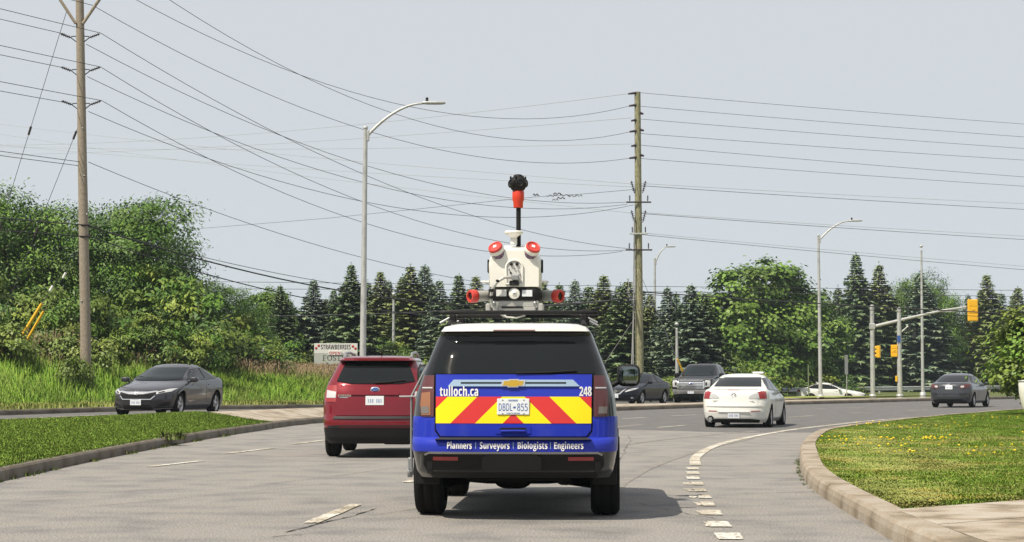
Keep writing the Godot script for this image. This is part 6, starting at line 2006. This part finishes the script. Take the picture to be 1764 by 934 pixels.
func pickup():
	var t := thing("pickup_truck", "dark pickup truck with a chrome grille behind the navy sedan", "truck", Vector3(9.6, .0, -99.6), deg_to_rad(163.0))
	var b := Body.new()
	b.nf = 3.0
	b.nr = 4.0
	b.rows = [[.42, .94, 2.85, -2.72, .15, .35], [.55, .99, 2.93, -2.86, .15, .38], [.70, 1.0, 2.94, -2.90, .15, .40], [1.0, 1.01, 2.94, -2.89, .15, .42], [1.12, 1.01, 2.94, -2.84, .15, .45], [1.20, 1.0, 2.94, -2.66, .15, .5], [1.27, .985, 2.94, -1.9, .15, .6], [1.32, .97, 2.94, -1.42, .15, .5], [1.40, .95, 2.94, -1.25, .15, .45], [1.405, .95, 1.32, -1.24, .15, .45], [1.60, .87, 1.26, -.90, .18, .42], [1.82, .77, 1.16, -.50, .2, .4], [1.88, .73, 1.08, -.38, .25, .4], [1.935, .64, .9, -.15, .3, .4], [1.95, .4, .6, .1, .3, .3]]
	b.wheels = [[1.75, .46, .40], [-1.95, .46, .40]]
	b.y_arch = 1.05
	shell(t, b, "body", "paint_truck", .42, 1.40)
	shell(t, b, "cab", "paint_truck", 1.405, 1.82)
	shell(t, b, "roof", "paint_truck", 1.82, 1.95, 0.0, -99.0, true)
	blocky(t, "bed_cover", "black_plastic", Vector3(0, 1.385, 2.1), Vector3(1.86, .05, 1.55), .02)
	on_front(t, b, "windscreen", "glass_front", [-.80, 1.36, .80, 1.36, .74, 1.60, .66, 1.81, -.66, 1.81, -.74, 1.60], .022, .03, 12, 8)
	on_side(t, b, "side_window", "glass", [1.15, 1.40, .36, 1.38, .36, 1.77, .95, 1.77], .014, .022)
	on_side(t, b, "side_window", "glass", [.28, 1.38, -.80, 1.35, -.25, 1.74, .28, 1.77], .014, .022)
	on_front(t, b, "grille", "black_plastic", [-.62, .72, .62, .72, .66, 1.12, .60, 1.16, -.60, 1.16, -.66, 1.12], .012, .02, 10, 4)
	for q in [[1.125, .035], [1.0, .085], [.89, .085], [.79, .035], [.73, .03]]:
		on_front(t, b, "grille_bar", "chrome", [-.60, q[0] - q[1] * .5, .60, q[0] - q[1] * .5, .60, q[0] + q[1] * .5, -.60, q[0] + q[1] * .5], .03, .03, 8, 1)
	on_front(t, b, "grille_surround", "chrome", [-.69, .74, -.63, .70, -.60, .70, -.615, 1.17, -.66, 1.15], .02, .03, 2, 4, true)
	on_front(t, b, "headlamp", "lamp_clear", [-.93, .80, -.70, .78, -.70, 1.12, -.92, 1.15, -.95, 1.0], .014, .03, 6, 6, true)
	on_front(t, b, "lamp_shade", "black_plastic", [-.80, .86, -.72, .86, -.72, 1.02, -.80, 1.02], .018, .01, 2, 2, true)
	on_front(t, b, "bumper", "chrome", [-.96, .62, -.90, .42, -.50, .46, .50, .46, .90, .42, .96, .62, .93, .68, .60, .66, -.60, .66, -.93, .68], .04, .06, 16, 4)
	on_front(t, b, "bumper_grille", "black_plastic", [-.58, .50, .58, .50, .56, .60, -.56, .60], .045, .02, 6, 1)
	on_front(t, b, "fog_recess", "black_plastic", [-.84, .50, -.68, .50, -.68, .60, -.84, .60], .045, .02, 3, 1, true)
	on_front(t, b, "air_dam", "black_plastic", [-.86, .28, .86, .28, .88, .42, -.88, .42], .0, .03, 10, 1)
	var f := func(x: float, y: float, o: float) -> Vector3: return Vector3(x, y, b.front(x, y) - o)
	plate(t, f.call(0.0, .54, .055), PI, "")
	var s := Shape.new()
	s.sup(f.call(0.0, .955, .04), Vector3(.12, .05, .014), .9)
	put("emblem", s.done(), "chrome", t)
	s = Shape.new()
	s.sup(f.call(0.0, .955, .05), Vector3(.105, .038, .012), .9)
	put("emblem_field", s.done(), "plate_blue", t)
	wheels(t, .86, 1.75, -1.95, .40, .27, .25, 6)
	underbody(t, .74, .42, .95, -2.5, 2.7)
	mirror(t, 1.14, 1.36, -.85, "paint_truck", Vector3(.12, .13, .08))
	for x in [-.4, 0.0, .4]: blocky(t, "roof_marker", "black_plastic", Vector3(x, 1.945, .0), Vector3(.12, .03, .08), .01)

func side_sedan():
	var t := thing("white_sedan", "white sedan side-on in front of the guardrail, half hidden by the street lamp", "car", Vector3(22.6, -.61, -140.0), deg_to_rad(-104.0), "sedans on the road")
	var b := sedan_body(4.85, .92, 1.45)
	sedan_common(t, b, "paint_white", 1.32, -1.36, .33, .80, .23, 8)
	on_front(t, b, "windscreen", "glass_front", [-.70, 1.0, .70, 1.0, .55, 1.34, -.55, 1.34], .022, .03, 10, 6)
	on_rear(t, b, "rear_window", "glass", [-.63, 1.09, .63, 1.09, .54, 1.35, -.54, 1.35], .018, .026, 10, 6)
	on_front(t, b, "headlamp", "lamp_clear", [-.86, .76, -.80, .66, -.50, .58, -.50, .66, -.70, .74], .012, .02, 10, 4, true)
	on_front(t, b, "grille", "black_plastic", [-.40, .42, .40, .42, .46, .60, -.46, .60], .010, .02, 8, 3)
	on_front(t, b, "lower_grille", "black_plastic", [-.5, .2, .5, .2, .46, .3, -.46, .3], .008, .02, 8, 2)
	on_rear(t, b, "tail_lamp", "lamp_red", [-.86, .80, -.50, .80, -.50, .92, -.84, .95], .012, .02, 8, 3, true)
	mirror(t, 1.01, 1.0, -.66, "paint_white", Vector3(.11, .075, .09))
	s_aerial(t, b)
func s_aerial(t: Node, _b: Body):
	bar(t, "aerial", "paint_white", [Vector3(0, 1.42, .9), Vector3(0, 1.48, 1.05), Vector3(0, 1.47, 1.08)], .02)

func make_vehicles():
	survey_suv()
	red_hatchback()
	white_sedan()
	dark_sedan()
	oncoming_civic()
	oncoming_navy()
	pickup()
	side_sedan()
